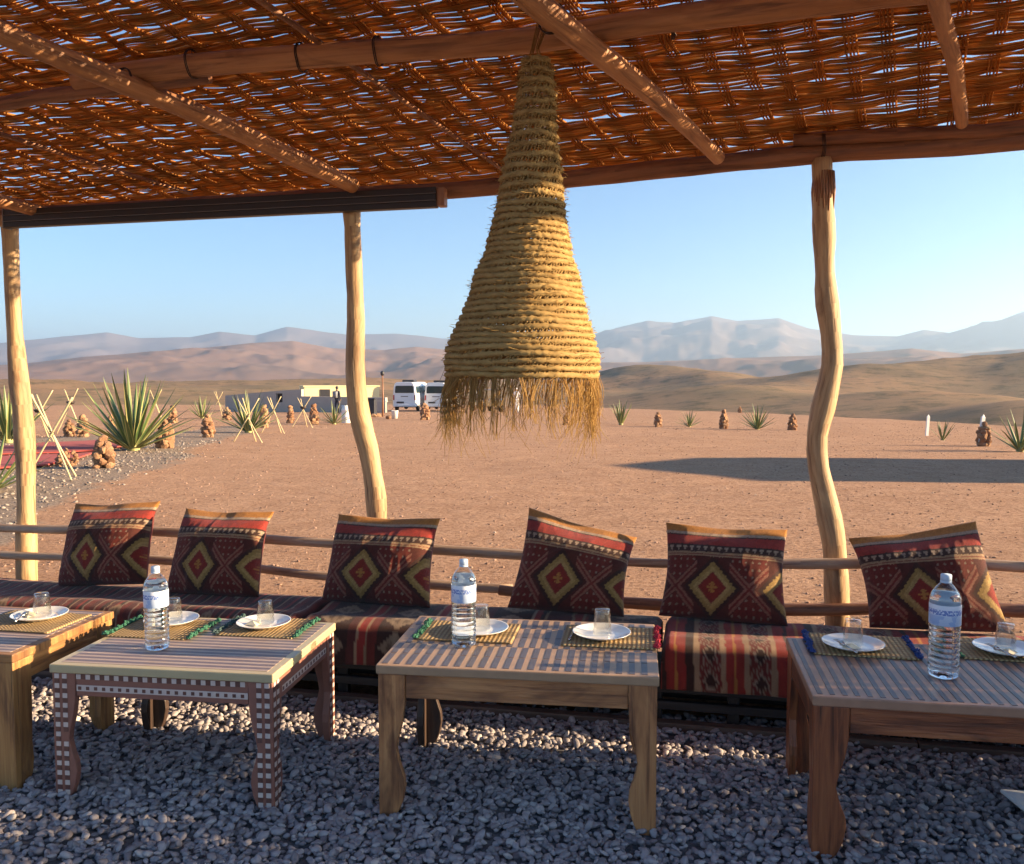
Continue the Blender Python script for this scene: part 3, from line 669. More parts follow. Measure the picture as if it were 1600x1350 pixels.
def k_mid(x, y):
    C = stripes(x + .03, [(.05, MAR), (.012, TAN), (.035, RED), (.012, TAN * .8), (.07, DRD), (.01, CRM), (.03, RED), (.02, BLK), (.012, TAN), (.055, MAR)])
    for cx in (-1.33, -1.02, -.55):
        C = lerp(C, BLK, np.abs(x - cx) < .085); C = medallion(C, x, y, cx, .15, .075, .068, c3(.27, .20, .13))
    C = lerp(C, BLK, np.abs(x + .06) < .15); C = medallion(C, x, y, -.06, .15, .13, .07, c3(.27, .19, .12)); C = medallion(C, x, y, .095, .15, .05, .03, c3(.2, .13, .09), .075)
    return C
def k_right(x, y):
    seq = [(.015, BLK), (.035, RED), (.009, GLD), (.035, RED), (.035, BLK), (.022, TAN), (.082, DRD), (.022, TAN), (.030, RED), (.010, GLD), (.032, RED), (.022, TAN), (.082, DRD), (.022, TAN), (.04, RED)]
    C = stripes(x - .125, seq)
    xm = np.mod(x - .125, sum(w_ for w_, _ in seq))
    for cc in (.192, .390):
        on = np.abs(xm - cc) < .04; dy = np.mod(y, .11) - .055; r = np.abs(xm - cc) / .034 + np.abs(dy) / .045
        C = lerp(C, BLK, on & (r < 1)); C = lerp(C, CRM * .7, on & (r < .95) & (r > .72)); C = lerp(C, CRM * .6, on & (np.mod(dy * 90 + xm * 60, 1) < .28) & (r > 1.1))
    return C
def mattress(name, x0, x1, fn, label, seed, par=None):
    # profile: back bottom -> back top -> front edge -> hangs down over the bench front
    pr = [(-.20, .215), (-.19, .30), (-.20, .355), (-.24, MZ)]; pr += [(-.24 - .04 * k, MZ + .006 * math.sin(k * .9)) for k in range(1, 9)]
    pr += [(-.60, MZ - .002), (-.635, MZ - .012), (-.656, MZ - .035), (-.664, MZ - .07), (-.667, .26), (-.668, .225), (-.669, .195), (-.655, .195), (-.64, .205)]
    pr = np.array(densify([np.array((a, 0, b)) for a, b in pr], .011))[:, [0, 2]]; s = np.concatenate([[0], np.cumsum(np.hypot(*np.diff(pr, axis=0).T))])
    xs = np.arange(x0, x1 + 1e-6, .0065); Xg, Sg = np.meshgrid(xs, s, indexing='ij'); y = np.broadcast_to(pr[:, 0], Xg.shape); z = np.broadcast_to(pr[:, 1], Xg.shape)
    wv = (fbm(Xg * 4, Sg * 5, 3, seed) - .45); hang = sstep(.62, .75, s)[None, :]
    z2 = z + wv * .016 * (1 - hang) + hang * (fbm(Xg * 3, Sg * 0, 2, seed + 3) - .45) * .03; y2 = y - hang * (fbm(Xg * 7, Sg * 2, 3, seed + 5) - .3) * .018
    e = np.minimum(Xg - x0, x1 - Xg); z2 = np.where(z2 > .3, z2 - .035 * np.clip(1 - e / .03, 0, 1) ** 2, z2)
    jx = Xg + .006 * (vnoise(Xg * 30, Sg * 25, seed) - .5) + .012 * (vnoise(Xg * 3, Sg * 4, seed + 2) - .5)
    C = fn(jx, Sg) * (.75 + .5 * vnoise(Xg * 60, Sg * 14, seed + 6))[..., None]
    P = np.stack([Xg * math.cos(BA) - y2 * math.sin(BA), 4.25 + Xg * math.sin(BA) + y2 * math.cos(BA), z2], -1)
    o = link(name, np_mesh(name, P - np.array(Bf((x0 + x1) / 2, -.43, .205)), grid_faces(*Xg.shape), M['kilim'], True, C), loc=Bf((x0 + x1) / 2, -.43, .205))
    tag(o, label, 'mattress', 'kilim-covered seat mattresses'); return o
mattress('seat_mattress', -4.9, -1.50, k_left, 'seat mattress in dark maroon kilim with fine pale stripes behind the checkered-leg table', 1)
mattress('seat_mattress', -1.49, .115, k_mid, 'seat mattress in kilim with rows of tan diamond medallions on black bands', 2)
mattress('seat_mattress', .125, 2.4, k_right, 'seat mattress in kilim with broad red bands and beige stripes draped over bench front', 3)

# ------------------------------------------------------------------ cushions
def cushion_color(u, v):
    # u -1..1 across, v 0 top .. 1 bottom
    C = np.zeros(u.shape + (3,)) + MAR * .8
    C = lerp(C, GLD, v < .09); C = lerp(C, CRM * .9, (v >= .09) & (v < .12)); C = lerp(C, BLK, (v >= .12) & (v < .135)); C = lerp(C, RED, (v >= .135) & (v < .245))
    C = lerp(C, BLK, (v >= .245) & (v < .335))
    q = np.mod(u * 8.5, 1); C = lerp(C, CRM * .75, (v > .265) & (v < .29) & (q < .62)); C = lerp(C, CRM * .75, (v > .29) & (v < .318) & (q > .2) & (q < .42))
    C = lerp(C, TAN * .9, (v >= .335) & (v < .385)); C = lerp(C, DRD, (v >= .356) & (v < .363))
    fld = v >= .385; per = 1.22; uc = np.mod(u + .18 + per / 2, per) - per / 2; dv = (v - .70) / .27
    # teeth on the outer lozenge
    tooth = .06 * (np.abs(np.mod(v * 26, 1) - .5) * 2)
    r = np.abs(uc) / .40 + np.abs(dv)
    C = lerp(C, BLK * 1.3, fld & (r < 1.18)); C = lerp(C, OLV, fld & (r < .95 + tooth)); C = lerp(C, OLV * 1.25 + .02, fld & (r < .80)); C = lerp(C, DRD * 1.3, fld & (r < .60)); C = lerp(C, RED * .75, fld & (r < .52))
    cr = ((np.abs(uc) < .022) & (np.abs(dv) < .20)) | ((np.abs(dv) < .045) & (np.abs(uc) < .085)) | ((np.abs(np.abs(dv) - .12) < .03) & (np.abs(uc) < .05))
    C = lerp(C, GLD * .9, fld & cr)
    # crossing bars between lozenges
    ux = np.mod(u + .18, per) - per / 2; d1 = np.abs(ux * .72 - dv * .30 * 1.0); d2 = np.abs(ux * .72 + dv * .30)
    bar = (np.minimum(d1, d2) < .055) & fld & (np.abs(ux) < .33); C = lerp(C, PNK * .85, bar); C = lerp(C, DRD, bar & (np.minimum(d1, d2) < .018))
    tri = fld & (np.abs(ux) < .30) & (np.abs(dv) > np.abs(ux) * 2.4 + .22)
    C = lerp(C, DRD * .9, tri); dots = tri & (np.hypot(np.mod(ux * 9, 1) - .5, (np.mod(v * 13, 1) - .5)) < .17); C = lerp(C, CRM * .55, dots)
    return C
def cushion(bl, br, roll, lean, yaw, W, Hh, seed, label, flop, slant=0, skew=0):
    n = 120; g = np.linspace(-1, 1, n); U, Vv = np.meshgrid(g, g, indexing='ij')          # V: -1 bottom .. 1 top
    th = ((1 - U ** 2).clip(0) ** .5 * (1 - Vv ** 2).clip(0) ** .55) ** .68
    slump = .36 + .64 * sstep(1.0, .25, Vv); th = th * slump * (1 + .10 * (fbm(U * 2 + seed, Vv * 2, 3, seed) - .45))
    x = U * W / 2 * (1 - .07 * (1 - Vv ** 2) + .03 * (Vv < 0) * (-Vv)); z = Hh / 2 + Vv * Hh / 2 * (1 - .06 * (1 - U ** 2) * (Vv > 0))
    v01 = (Vv + 1) / 2; z = z - math.tan(R(slant)) * x * v01; x = x + skew * v01
    wr = (ridged(U * 1.6 + seed * 3, Vv * 1.2 - U * .7, 3, seed) - .55) * .026 * (1 - np.maximum(abs(U), abs(Vv)) ** 6)
    cr = .010 * np.sin(U * 5 + seed) * sstep(.55, 1, Vv)
    bend = flop * sstep(.5, 1.0, Vv) ** 1.5 * .05
    front = np.stack([x, -.125 * th - wr + bend + cr, z], -1); back = np.stack([x, .075 * th + bend + cr + .0012, z], -1)
    C = cushion_color(U + .01 * (vnoise(U * 40, Vv * 40, seed) - .5), (1 - Vv) / 2 + .006 * (vnoise(U * 60, Vv * 20, seed + 1) - .5)) * (.72 + .55 * vnoise(U * 70, Vv * 45, seed + 2))[..., None]
    C2 = np.zeros_like(C) + DRD; C2 = lerp(C2, GLD, (Vv > .8))
    V = np.concatenate([front.reshape(-1, 3), back.reshape(-1, 3)]); F = grid_faces(n, n); F = np.concatenate([F, F[:, ::-1] + n * n])
    # rim joins
    e = np.concatenate([np.arange(n) * n, (n - 1) * n + np.arange(n), np.arange(n - 1, -1, -1) * n + n - 1, np.arange(n - 1, -1, -1)])
    e2 = np.roll(e, -1); keep = e != e2; F = np.concatenate([F, np.stack([e, e + n * n, e2 + n * n, e2], -1)[keep]])
    me = np_mesh('cushion', V, F, M['kilim'], True, np.concatenate([C.reshape(-1, 3), C2.reshape(-1, 3)]))
    a, b = onz(*bl, MZ), onz(*br, MZ); c = (a + b) / 2
    o = link('cushion', me); o.rotation_mode = 'YXZ'; o.rotation_euler = (R(-lean), R(roll), BA + R(yaw))
    Mx = Euler(o.rotation_euler, 'YXZ').to_matrix()
    lowest = min((Mx @ Vector(v)).z for v in front.reshape(-1, 3)[::7])
    # keep the belly just in front of the rail, resting on the mattress
    o.location = (c[0], c[1] + .10, MZ + .004 - lowest)
    return tag(o, label, 'cushion', 'kilim cushions along the bench')
cushion((70, 924), (214, 931), -4, 22, 0, .49, .44, 3, 'kilim cushion nearest the first post, square and upright with straight gold top', .3)
cushion((247, 937), (386, 941), 0, 22, 2, .48, .44, 9, 'kilim cushion second from the corner post, behind a water bottle', .5)
cushion((494, 950), (660, 957), 0, 21, -3, .54, .43, 14, 'kilim cushion in front of the middle post with a sunlit orange side', .2)
cushion((795, 962), (968, 978), 2, 23, 3, .52, .43, 21, 'kilim cushion slumped sideways between the middle post and the striped drape', .5, 12, .045)
cushion((1037, 978), (1228, 988), 1, 21, -2, .54, .43, 27, 'upright kilim cushion directly above the red striped drape', .3)
cushion((1385, 1000), (1572, 1000), -2, 23, -3, .53, .44, 33, 'tilted kilim cushion beside the bark-stripped post, behind the tallest bottle', .5, -9, -.07)

# ------------------------------------------------------------------ tables
PROF = [(.090, 1.0), (.088, .80), (.080, .68), (.066, .56), (.061, .49), (.070, .40), (.084, .31), (.087, .24), (.080, .15), (.066, .07), (.052, .03), (.050, .0)]
PROF1 = [(.105, 1.0), (.102, .6), (.098, .35), (.104, .2), (.095, .1), (.07, .02), (.068, 0)]
def prof_w(prof, zf):
    return float(np.interp(zf, [z for _, z in prof][::-1], [w_ for w_, _ in prof][::-1]))
def make_table(name, loc, rz, W, D, H, mats, style, label, prof=PROF, ls=1.0):
    t = empty(name, loc, R(rz)); tag(t, label, 'table', 'low tables set in a row before the bench')
    tk = .030; hl = H - tk - .001
    top = bevel(MB().box((W / 2, D / 2, H - tk / 2), (W, D, tk)).build('tabletop', mats['edge'], t), .004)
    for sx in (0, 1):
        for sy in (0, 1):
            m = MB(); th = .027; fl = lambda a: a if sx == 0 else W - a; fy = lambda a: a if sy == 0 else D - a
            pf = [(w_ * ls, z * hl) for w_, z in prof]; in_ = .006
            poly = [(fl(in_), hl), (fl(in_), 0)] + [(fl(a), z) for a, z in pf[::-1]]
            if sx == 1: poly = poly[::-1]
            m.prism(poly, fy(in_) , fy(in_ + th), 'y')
            poly = [(fy(in_ + th + .0005), hl), (fy(in_ + th + .0005), 0)] + [(fy(a * .95), z) for a, z in pf[::-1]]
            m.prism(poly, fl(in_), fl(in_ + th), 'x')
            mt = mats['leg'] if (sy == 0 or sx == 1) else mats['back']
            lg = bevel(m.build('leg', mt, t), .003)
            bm = bmesh.new(); bm.from_mesh(lg.data); bmesh.ops.recalc_face_normals(bm, faces=bm.faces); bm.to_mesh(lg.data); bm.free()
            if style == 2 and (sy == 0 or sx == 1):
                q = MB()
                def tile(a, z, wd, hg, mi, front, e):
                    if front: q.box((fl(a), in_ - e / 2 if sy == 0 else D - in_ + e / 2, z), (wd, e, hg), mi=mi)
                    else: q.box((W - in_ + e / 2 if sx == 1 else in_ - e / 2, fy(a), z), (e, wd, hg), mi=mi)
                for front in (True, False):
                    if front and sy == 1: continue
                    if not front and sx == 0: continue
                    for ci, a in enumerate((.024, .052, .079)):
                        k = 0; z = hl - .010
                        while z > .014:
                            if a + .011 < prof_w(pf, z) - .001: tile(a, z, .0165, .0160, k % 2, front, .0016)
                            k += 1; z -= .0168
                tag(q.build('inlay', [M['bone'], M['darktile']], lg), kind='stuff')
    ah = .078; a0 = prof[0][0] * ls + .0006
    ap = bevel(MB().box((W / 2, .006 + .016, hl - ah / 2), (W - 2 * a0, .022, ah)).build('apron', mats['apron'], t), .002)
    MB().box((W / 2, D - .022, hl - ah / 2), (W - 2 * a0, .022, ah)).build('apron', mats['apron'], t)
    ar = bevel(MB().box((W - .020, D / 2, hl - ah / 2), (.022, D - 2 * a0 * .95, ah)).build('apron', mats['apron'], t), .002)
    MB().box((.020, D / 2, hl - ah / 2), (.022, D - 2 * a0 * .95, ah)).build('apron', mats['apron'], t)
    if style == 2:
        q = MB(); x = a0 + .010; k = 0
        while x < W - a0 - .008: q.box((x, .0105 - .0008, hl - .011), (.0165, .0016, .0165), mi=k % 2); x += .0172; k += 1
        q.box((W / 2, .0105 - .0006, hl - .050), (W - 2 * a0 - .004, .0012, .021)); x = a0 + .014
        while x < W - a0 - .01: q.box((x, .0105 - .0012, hl - .050), (.0115, .0024, .0115), mi=1); x += .0290
        tag(q.build('inlay', [M['bone'], M['darktile']], ap), kind='stuff'); q = MB(); y = a0 + .012
        q.box((W - .009 + .0006, D / 2, hl - .050), (.0012, D - 2 * a0 - .01, .021))
        while y < D - a0 - .01: q.box((W - .009 + .0012, y, hl - .050), (.0024, .0115, .0115), mi=1); y += .0290
        tag(q.build('inlay', [M['bone'], M['darktile']], ar), kind='stuff')
    # strips let into the top
    e = .0014
    if style in (1, 2):
        n = 34; st = (D - .05) / n; sh = [MB().box((0, 0, 0), (W - .06, st - .0012, e)).mesh('inlay_strip', m_) for m_ in (M['lightinlay'], M['mauve'])]
        for k in range(n): link('inlay_strip', sh[k % 2], t, (W / 2, .025 + st * (k + .5), H + e / 2 - .0002))
    elif style == 3:
        rows = 5; n = 44; st = (W - .03) / n; rl_ = (D - .03) / rows; sh = MB().box((0, 0, 0), (st * .96, rl_ - .006, e)).mesh('inlay_strip', M['grey_inlay'])
        for r_ in range(rows):
            for k in range(n):
                if (k + r_ // 2) % 2 == 0: link('inlay_strip', sh, t, (.015 + st * (k + .5) , .015 + rl_ * (r_ + .5), H + e / 2 - .0002))
    else:
        n = 50; st = (W - .03) / n; sh = MB().box((0, 0, 0), (st * .82, D - .04, e)).mesh('inlay_strip', M['grey_inlay'])
        for k in range(n):
            if k % 2 == 0: link('inlay_strip', sh, t, (.015 + st * (k + .5), D / 2, H + e / 2 - .0002))
    t['H'] = H + e; return t
HT = {1: .500, 2: .482, 3: .524, 4: .513}
make_table('low_table', (-2.995, 2.70, .0), -.6, .86, .58, HT[1], dict(edge=M['t1'], leg=M['t1'], back=M['t1'], apron=M['t1']), 1, 'low yellowish plain wooden table at the end beside the checkered-leg table', PROF1)
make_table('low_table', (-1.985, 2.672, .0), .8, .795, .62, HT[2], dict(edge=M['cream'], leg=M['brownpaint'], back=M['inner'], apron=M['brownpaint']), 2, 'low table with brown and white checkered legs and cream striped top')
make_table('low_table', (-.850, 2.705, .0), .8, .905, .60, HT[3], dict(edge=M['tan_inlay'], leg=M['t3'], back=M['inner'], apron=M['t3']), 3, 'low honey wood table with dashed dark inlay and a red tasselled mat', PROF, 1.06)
make_table('low_table', (.500, 2.655, .0), -1.5, .92, .60, HT[4], dict(edge=M['russet_inlay'], leg=M['t4'], back=M['t4'], apron=M['t4']), 4, 'low dark russet wood table with striped top and blue tasselled mat', PROF, 1.2)
TOPE = .0013

# ------------------------------------------------------------------ table settings
tas_meshes = {}
def tassel_mesh(key, seed):
    if (key, seed) in tas_meshes: return tas_meshes[key, seed]
    m = MB(); rr = random.Random(seed)
    for k in range(26):
        d = Vector((rr.gauss(0, 1), rr.gauss(0, .9), abs(rr.gauss(0, .8)))).normalized(); L = rr.uniform(.010, .016)
        m.tube([Vector((0, 0, .004)), Vector((0, 0, .004)) + d * L * .6, Vector((0, 0, .003)) + d * L], [.0042, .0036, .0014], 5, True)
    tas_meshes[key, seed] = m.mesh('tassel', M['tas_' + key], True); return tas_meshes[key, seed]
def placemat(px, py, tb, W, D, rz, lt, rt, label):
    z = HT[tb] + TOPE; c = onz(px, py, z); o = empty('placemat', (c[0], c[1], z), R(rz)); tag(o, label, 'placemat', 'woven placemats on the tables')
    n = 28; g = np.linspace(-.5, .5, n); U, V = np.meshgrid(g, g, indexing='ij'); wv = .0016 * (fbm(U * 3 + px, V * 3, 2, int(px)) - .4)
    top = np.stack([U * W, V * D, .0052 + wv + .0006 * np.sin(U * 150) * np.sin(V * 110)], -1); bot = np.stack([U * W, V * D, wv * 0 + .0003], -1)
    F = grid_faces(n, n); e = np.concatenate([np.arange(n) * n, (n - 1) * n + np.arange(n), np.arange(n - 1, -1, -1) * n + n - 1, np.arange(n - 1, -1, -1)]); e2 = np.roll(e, -1); k = e != e2
    F = np.concatenate([F, F[:, ::-1] + n * n, np.stack([e, e + n * n, e2 + n * n, e2], -1)[k]])
    link('mat', np_mesh('mat', np.concatenate([top.reshape(-1, 3), bot.reshape(-1, 3)]), F, M['mat'], False), o)
    for s, key in ((-1, lt), (1, rt)):
        if not key: continue
        for i in range(9):
            link('tassel', tassel_mesh(key, i % 4), o, (s * (W / 2 + .006 + random.uniform(-.003, .004)), (-.5 + (i + .5) / 9) * D, .0015), (0, 0, random.uniform(0, 6)), (random.uniform(.85, 1.15),) * 3)
    return o
placemat(45, 972, 1, .36, .26, -2, None, None, 'straw placemat on the yellowish plain table with no tassels')
placemat(255, 983, 2, .32, .25, 0, 'green', 'green', 'green tasselled straw placemat behind the bottle on the checkered-leg table')
placemat(418, 981, 2, .30, .25, 0, 'teal', 'green', 'green tasselled straw placemat at the sunny corner of the checkered-leg table')
placemat(735, 988, 3, .34, .24, 0, 'green', None, 'green edged straw placemat behind the bottle on the honey wood table')
placemat(952, 996, 3, .325, .25, 0, None, 'red', 'straw placemat with red tassels on the honey wood table')
placemat(1343, 1010, 4, .33, .25, -3, 'blue', 'blue', 'straw placemat with navy blue tassels on the russet table')
placemat(1573, 1017, 4, .34, .25, -3, 'green', 'cream_t', 'straw placemat with a green tassel edge beside the tall bottle on russet table')
MATZ = .0068
plate_me = MB().lathe([(.0, .0055), (.058, .0055), (.068, .007), (.086, .0135), (.1, .0185), (.103, .0195), (.1035, .0185), (.099, .0155), (.085, .0095), (.066, .0015), (.06, 0), (0, 0)], 56).mesh('plate', M['porcelain'], True)
gprof = [(.0335, .0), (.0345, .0015), (.0335, .012), (.0310, .045), (.0285, .075), (.0270, .086), (.0255, .0895), (.0, .0895), (.0, .080), (.0235, .080), (.0255, .073), (.0285, .045), (.0315, .012), (.0325, .0)]
glass_me = MB().lathe(gprof, 60, flute=lambda th, z: 1 + (.022 * math.cos(12 * th) if .01 < z < .075 else 0)).mesh('tumbler', M['glass'], True)
spots = [(62, 958, 1, 'the yellowish plain table'), (268, 966, 2, 'the checkered-leg table behind the bottle'), (412, 970, 2, 'the checkered-leg table at its sunny corner'),
         (750, 979, 3, 'the honey wood table behind the bottle'), (940, 986, 3, 'the red tasselled mat of the honey wood table'), (1333, 1003, 4, 'the blue tasselled mat of the russet table'), (1572, 1010, 4, 'the russet table beside the tall bottle')]
for i, (px, py, tb, where) in enumerate(spots):
    z = HT[tb] + TOPE + MATZ; c = onz(px, py, z + .018)
    p = link('plate', plate_me, loc=(c[0], c[1], z)); tag(p, 'white porcelain plate lying on ' + where, 'plate', 'white plates on the placemats')
    g = link('tumbler', glass_me, loc=(c[0] + .002, c[1] + .012, z + .0058), rot=(0, 0, i)); tag(g, 'upturned clear glass on the plate on ' + where, 'glass', 'upturned glasses on the plates')
    if i in (1, 2, 5, 6, 0):
        m = MB(); zz = .006
        vs = [(-.075, -.018, zz + .003), (-.02, -.040, zz + .002), (-.004, -.012, zz + .006), (-.045, .022, zz + .004), (-.04, -.012, zz + .019), (-.03, -.012, zz + .001)]
        m.add(vs, [(0, 1, 4), (1, 2, 4), (2, 3, 4), (3, 0, 4), (0, 3, 5), (3, 2, 5), (2, 1, 5), (1, 0, 5)])
        nk = m.build('napkin', M['napkin'], loc=(c[0], c[1], z), rot=(0, 0, R(-10 + 12 * i))); bevel(nk, .003); tag(nk, 'cream napkin beside the glass on ' + where, 'napkin', 'paper napkins on the plates')
    if i in (0, 4, 5, 6):
        m = MB(); m.tube([(-.105, -.075, .004), (-.103, -.04, .006), (-.1, 0, .008)], [.0042, .003, .0024], 8); m.tube([(-.1, 0, .008), (-.099, .02, .0075)], [.004, .009], 8)
        for k in range(4): m.tube([(-.099 + (k - 1.5) * .0048, .018, .0078), (-.0985 + (k - 1.5) * .0048, .045, .0100), (-.098 + (k - 1.5) * .0046, .062, .0085)], [.0016, .0014, .0008], 5)
        f = m.build('fork', M['steel'], smooth=True, loc=(c[0] + (0 if i == 4 else .055), c[1] + (.0 if i == 4 else -.01), z + (-.0018 if i == 4 else .013)), rot=(0, 0, R(-4 if i == 4 else 22))); tag(f, 'steel fork by the plate on ' + where, 'fork', 'forks by the plates')
# water bottles
def bottle(px, py, tb, s, label):
    z = HT[tb] + TOPE; c = onz(px, py, z); o = empty('water_bottle', (c[0], c[1] + .02, z), random.uniform(-.4, .4)); o.scale = (s,) * 3
    tag(o, label, 'bottle', 'plastic water bottles on the tables')
    pr = [(.0, .006), (.020, .003), (.034, .0), (.041, .004), (.0445, .014)]
    for k in range(8):
        z0 = .022 + k * .0165; pr += [(.0448, z0), (.0430, z0 + .005), (.0422, z0 + .0075), (.0430, z0 + .010), (.0448, z0 + .0145)]
    pr += [(.0445, .158), (.0438, .160), (.0438, .226), (.0446, .229), (.0440, .234), (.0446, .239), (.0436, .246), (.038, .258), (.029, .271), (.0195, .282), (.0145, .287), (.0138, .291)]
    MB().lathe(pr, 48).build('bottle_body', M['pet'], o, True)
    wpr = [(max(r_ - .0011, 0), z_ + (.0012 if z_ < .01 else 0)) for r_, z_ in pr if z_ < .255] + [(.0345, .2605), (0, .2605)]
    MB().lathe(wpr, 48).build('water', M['water'], o, True)
    MB().lathe([(.0443, .163), (.0447, .164), (.0447, .2235), (.0443, .2245)], 64).build('label_wrap', M['label'], o, True)
    MB().lathe([(.0158, .287), (.0162, .288), (.0162, .292), (.0150, .293)], 32).build('neck_ring', M['cap'], o, True)
    MB().lathe([(.0148, .2935), (.0155, .294), (.0155, .309), (.0145, .3115), (0, .3115)], 48, flute=lambda th, z_: 1 + .012 * math.cos(24 * th)).build('cap', M['cap'], o, True)
bottle(241, 1016, 2, .955, 'clear water bottle standing on the checkered-leg table')
bottle(723, 1011, 3, .965, 'clear water bottle standing on the honey wood table')
bottle(1477, 1060, 4, 1.04, 'tallest clear water bottle, standing on the russet table')

# ------------------------------------------------------------------ hanging straw lamp
LY = 3.0
LP = [(95, 836, 20), (110, 838, 25), (127, 839, 27), (160, 837, 30), (198, 835, 33.5), (235, 833, 40), (270, 831, 46), (317, 829, 51), (364, 826.5, 60), (397, 825, 67), (430, 822.5, 80), (481, 821, 93), (518, 816.5, 107), (545, 816, 117), (560, 816, 120), (586, 816, 119)]
lt_ = ony(836, 95, LY); lb_ = ony(816, 588, LY); ppm = (LP[-1][1] and 1.0) * np.linalg.norm(ony(900, 580, LY) - ony(800, 580, LY)) / 100
Zs = np.array([ony(c, y, LY)[2] for y, c, h in LP]); Xs = np.array([ony(c, y, LY)[0] for y, c, h in LP]); Rs_ = np.array([h * ppm for _, _, h in LP])
lamp = empty('pendant_lamp', (lb_[0], LY, lb_[2])); tag(lamp, 'tall bell-shaped woven straw pendant lamp with a long ragged fringe', 'lamp')
LI = Matrix.Translation(-lamp.location)
def lam(name, me): o = link(name, me, lamp); o.matrix_parent_inverse = LI; return o
def axr(z): return float(np.interp(z, Zs[::-1], Xs[::-1])), float(np.interp(z, Zs[::-1], Rs_[::-1]))
coils = []; z = lb_[2] + .004; k = 0
while z < lt_[2]:
    f = (z - lb_[2]) / (lt_[2] - lb_[2]); coils.append((z, .0085 + .001 * f)); z += .0215 + .014 * sstep(.42, .70, f)
def add_tilt(th, z, k): return .004 * math.sin(th * 2 + k * 1.3) + .003 * math.sin(th * 5 + k)
for k, (z, rc) in enumerate(coils):
    nA, nB = 200, 9; th = np.linspace(0, 2 * math.pi, nA, endpoint=False)[:, None]; ph = np.linspace(0, 2 * math.pi, nB, endpoint=False)[None, :]
    cx, r0 = axr(z); r0 = r0 - rc * .6; twist = np.round(r0 * 2 * math.pi / .026)
    rr = rc * (1 + .20 * np.cos(3 * ph + th * twist * 1.0 + k) + .55 * (vnoise(th * 26 + k * 5, ph * 1.6 + k, 3) - .5)) * (1 + .15 * (vnoise(th * 3, th * 0 + k, 9) - .5))
    Rr = r0 + rr * np.cos(ph) + .004 * (vnoise(th * 3.2 + k * 2.3, th * 0 + k, 4) - .5); dz = np.array([add_tilt(t_, z, k) for t_ in th.ravel()])[:, None] * .6
    P = np.stack([cx + Rr * np.cos(th), LY + Rr * np.sin(th), z + dz + rr * 1.12 * np.sin(ph)], -1)
    lam('coil', np_mesh('coil', P, grid_faces(nA, nB, True, True), M['straw'], True, rnd=(.25 + .6 * vnoise(th * 9 + k * 3, ph * .5 + k, 12)).ravel()))
# slanting stitches between the coils
paths = []; rad = []
for k in range(len(coils) - 1):
    z0, z1 = coils[k][0], coils[k + 1][0]; c0, r0 = axr(z0); c1, r1 = axr(z1); n = int(r0 * 2 * math.pi / .0125)
    for i in range(n):
        th = (i + random.random() * .5) / n * 6.283; sl = .016 / r0 * (1 if k % 2 else .8)
        pts = []
        for q in np.linspace(-.25, 1.25, 5):
            zz = z0 + (z1 - z0) * q; r_ = r0 + (r1 - r0) * q - .006 + .006 * abs(q - .5); a_ = th + sl * q; c_ = c0 + (c1 - c0) * q
            pts.append((c_ + r_ * math.cos(a_), LY + r_ * math.sin(a_), zz))
        paths.append(pts); rad.append(random.uniform(.0026, .0040))
V, F, q = strands(np.array(paths) + 0.0, np.repeat(np.array(rad)[:, None], 5, 1), 4); tag(lam('stitching', np_mesh('stitching', V, F, M['straw'], True, rnd=q * .55)), kind='stuff')
# loose fibres on the weave
paths = []
for i in range(1500):
    zz = random.uniform(lb_[2], lt_[2]); c_, r_ = axr(zz); a_ = random.uniform(0, 6.28); d = Vector((math.cos(a_), math.sin(a_), 0)); tg = Vector((-math.sin(a_), math.cos(a_), 0))
    p = Vector((c_, LY, zz)) + d * (r_ + .001); L = random.uniform(.015, .05); o_ = random.uniform(.05, .45); s_ = random.choice((-1, 1)); dz = random.uniform(-.5, .3)
    paths.append([p + (tg * s_ + d * o_ * t_ + Vector((0, 0, dz))) * L * t_ for t_ in (0, .33, .66, 1)])
V, F, q = strands(np.array([[tuple(p) for p in P] for P in paths]), np.full((1500, 4), .0009), 3); tag(lam('loose_fibre', np_mesh('loose_fibre', V, F, M['fringe'], True, rnd=q)), kind='stuff')
# fringe
paths = []; rad = []
cx, r0 = axr(lb_[2])
for i in range(760):
    a_ = random.uniform(0, 6.28); side = abs(math.cos(a_)); d = Vector((math.cos(a_), math.sin(a_), 0))
    if side < .75 and random.random() < .42: continue
    L = (random.uniform(.08, .24) + .12 * random.random() ** 3) * (1 if side > .6 else .85); p = Vector((cx, LY, lb_[2] - .004)) + d * (r0 - random.uniform(.0, .02))
    drift = Vector((-.012 * random.uniform(.2, 1.6), random.gauss(0, .015), 0)); wob = Vector((random.gauss(0, .022), random.gauss(0, .022), 0)); wob2 = Vector((random.gauss(0, .018), random.gauss(0, .018), 0))
    pts = []
    for t_ in np.linspace(0, 1, 9):
        pts.append(tuple(p + Vector((0, 0, -L * t_ * (1 - .12 * t_))) + d * .006 * math.sin(t_ * 2.2) + drift * math.sin(t_ * 1.7) * 1.1 + wob * math.sin(t_ * 4.2) * t_ + wob2 * t_ * t_))
    paths.append(pts); rad.append(random.uniform(.0005, .0013))
for tft in range(58):        # twisted tufts
    a_ = random.uniform(0, 6.28); d = Vector((math.cos(a_), math.sin(a_), 0)); L = random.uniform(.10, .22); p = Vector((cx, LY, lb_[2])) + d * (r0 - .008); sw = Vector((random.gauss(-.006, .018), random.gauss(0, .015), 0))
    for j in range(7):
        j0 = Vector((random.gauss(0, .004), random.gauss(0, .004), 0)); j1 = Vector((random.gauss(0, .010), random.gauss(0, .010), 0))
        paths.append([tuple(p + j0 + Vector((0, 0, -L * t_)) + sw * math.sin(t_ * 2.6) + j1 * t_ * t_) for t_ in np.linspace(0, 1, 9)]); rad.append(random.uniform(.0007, .0014))
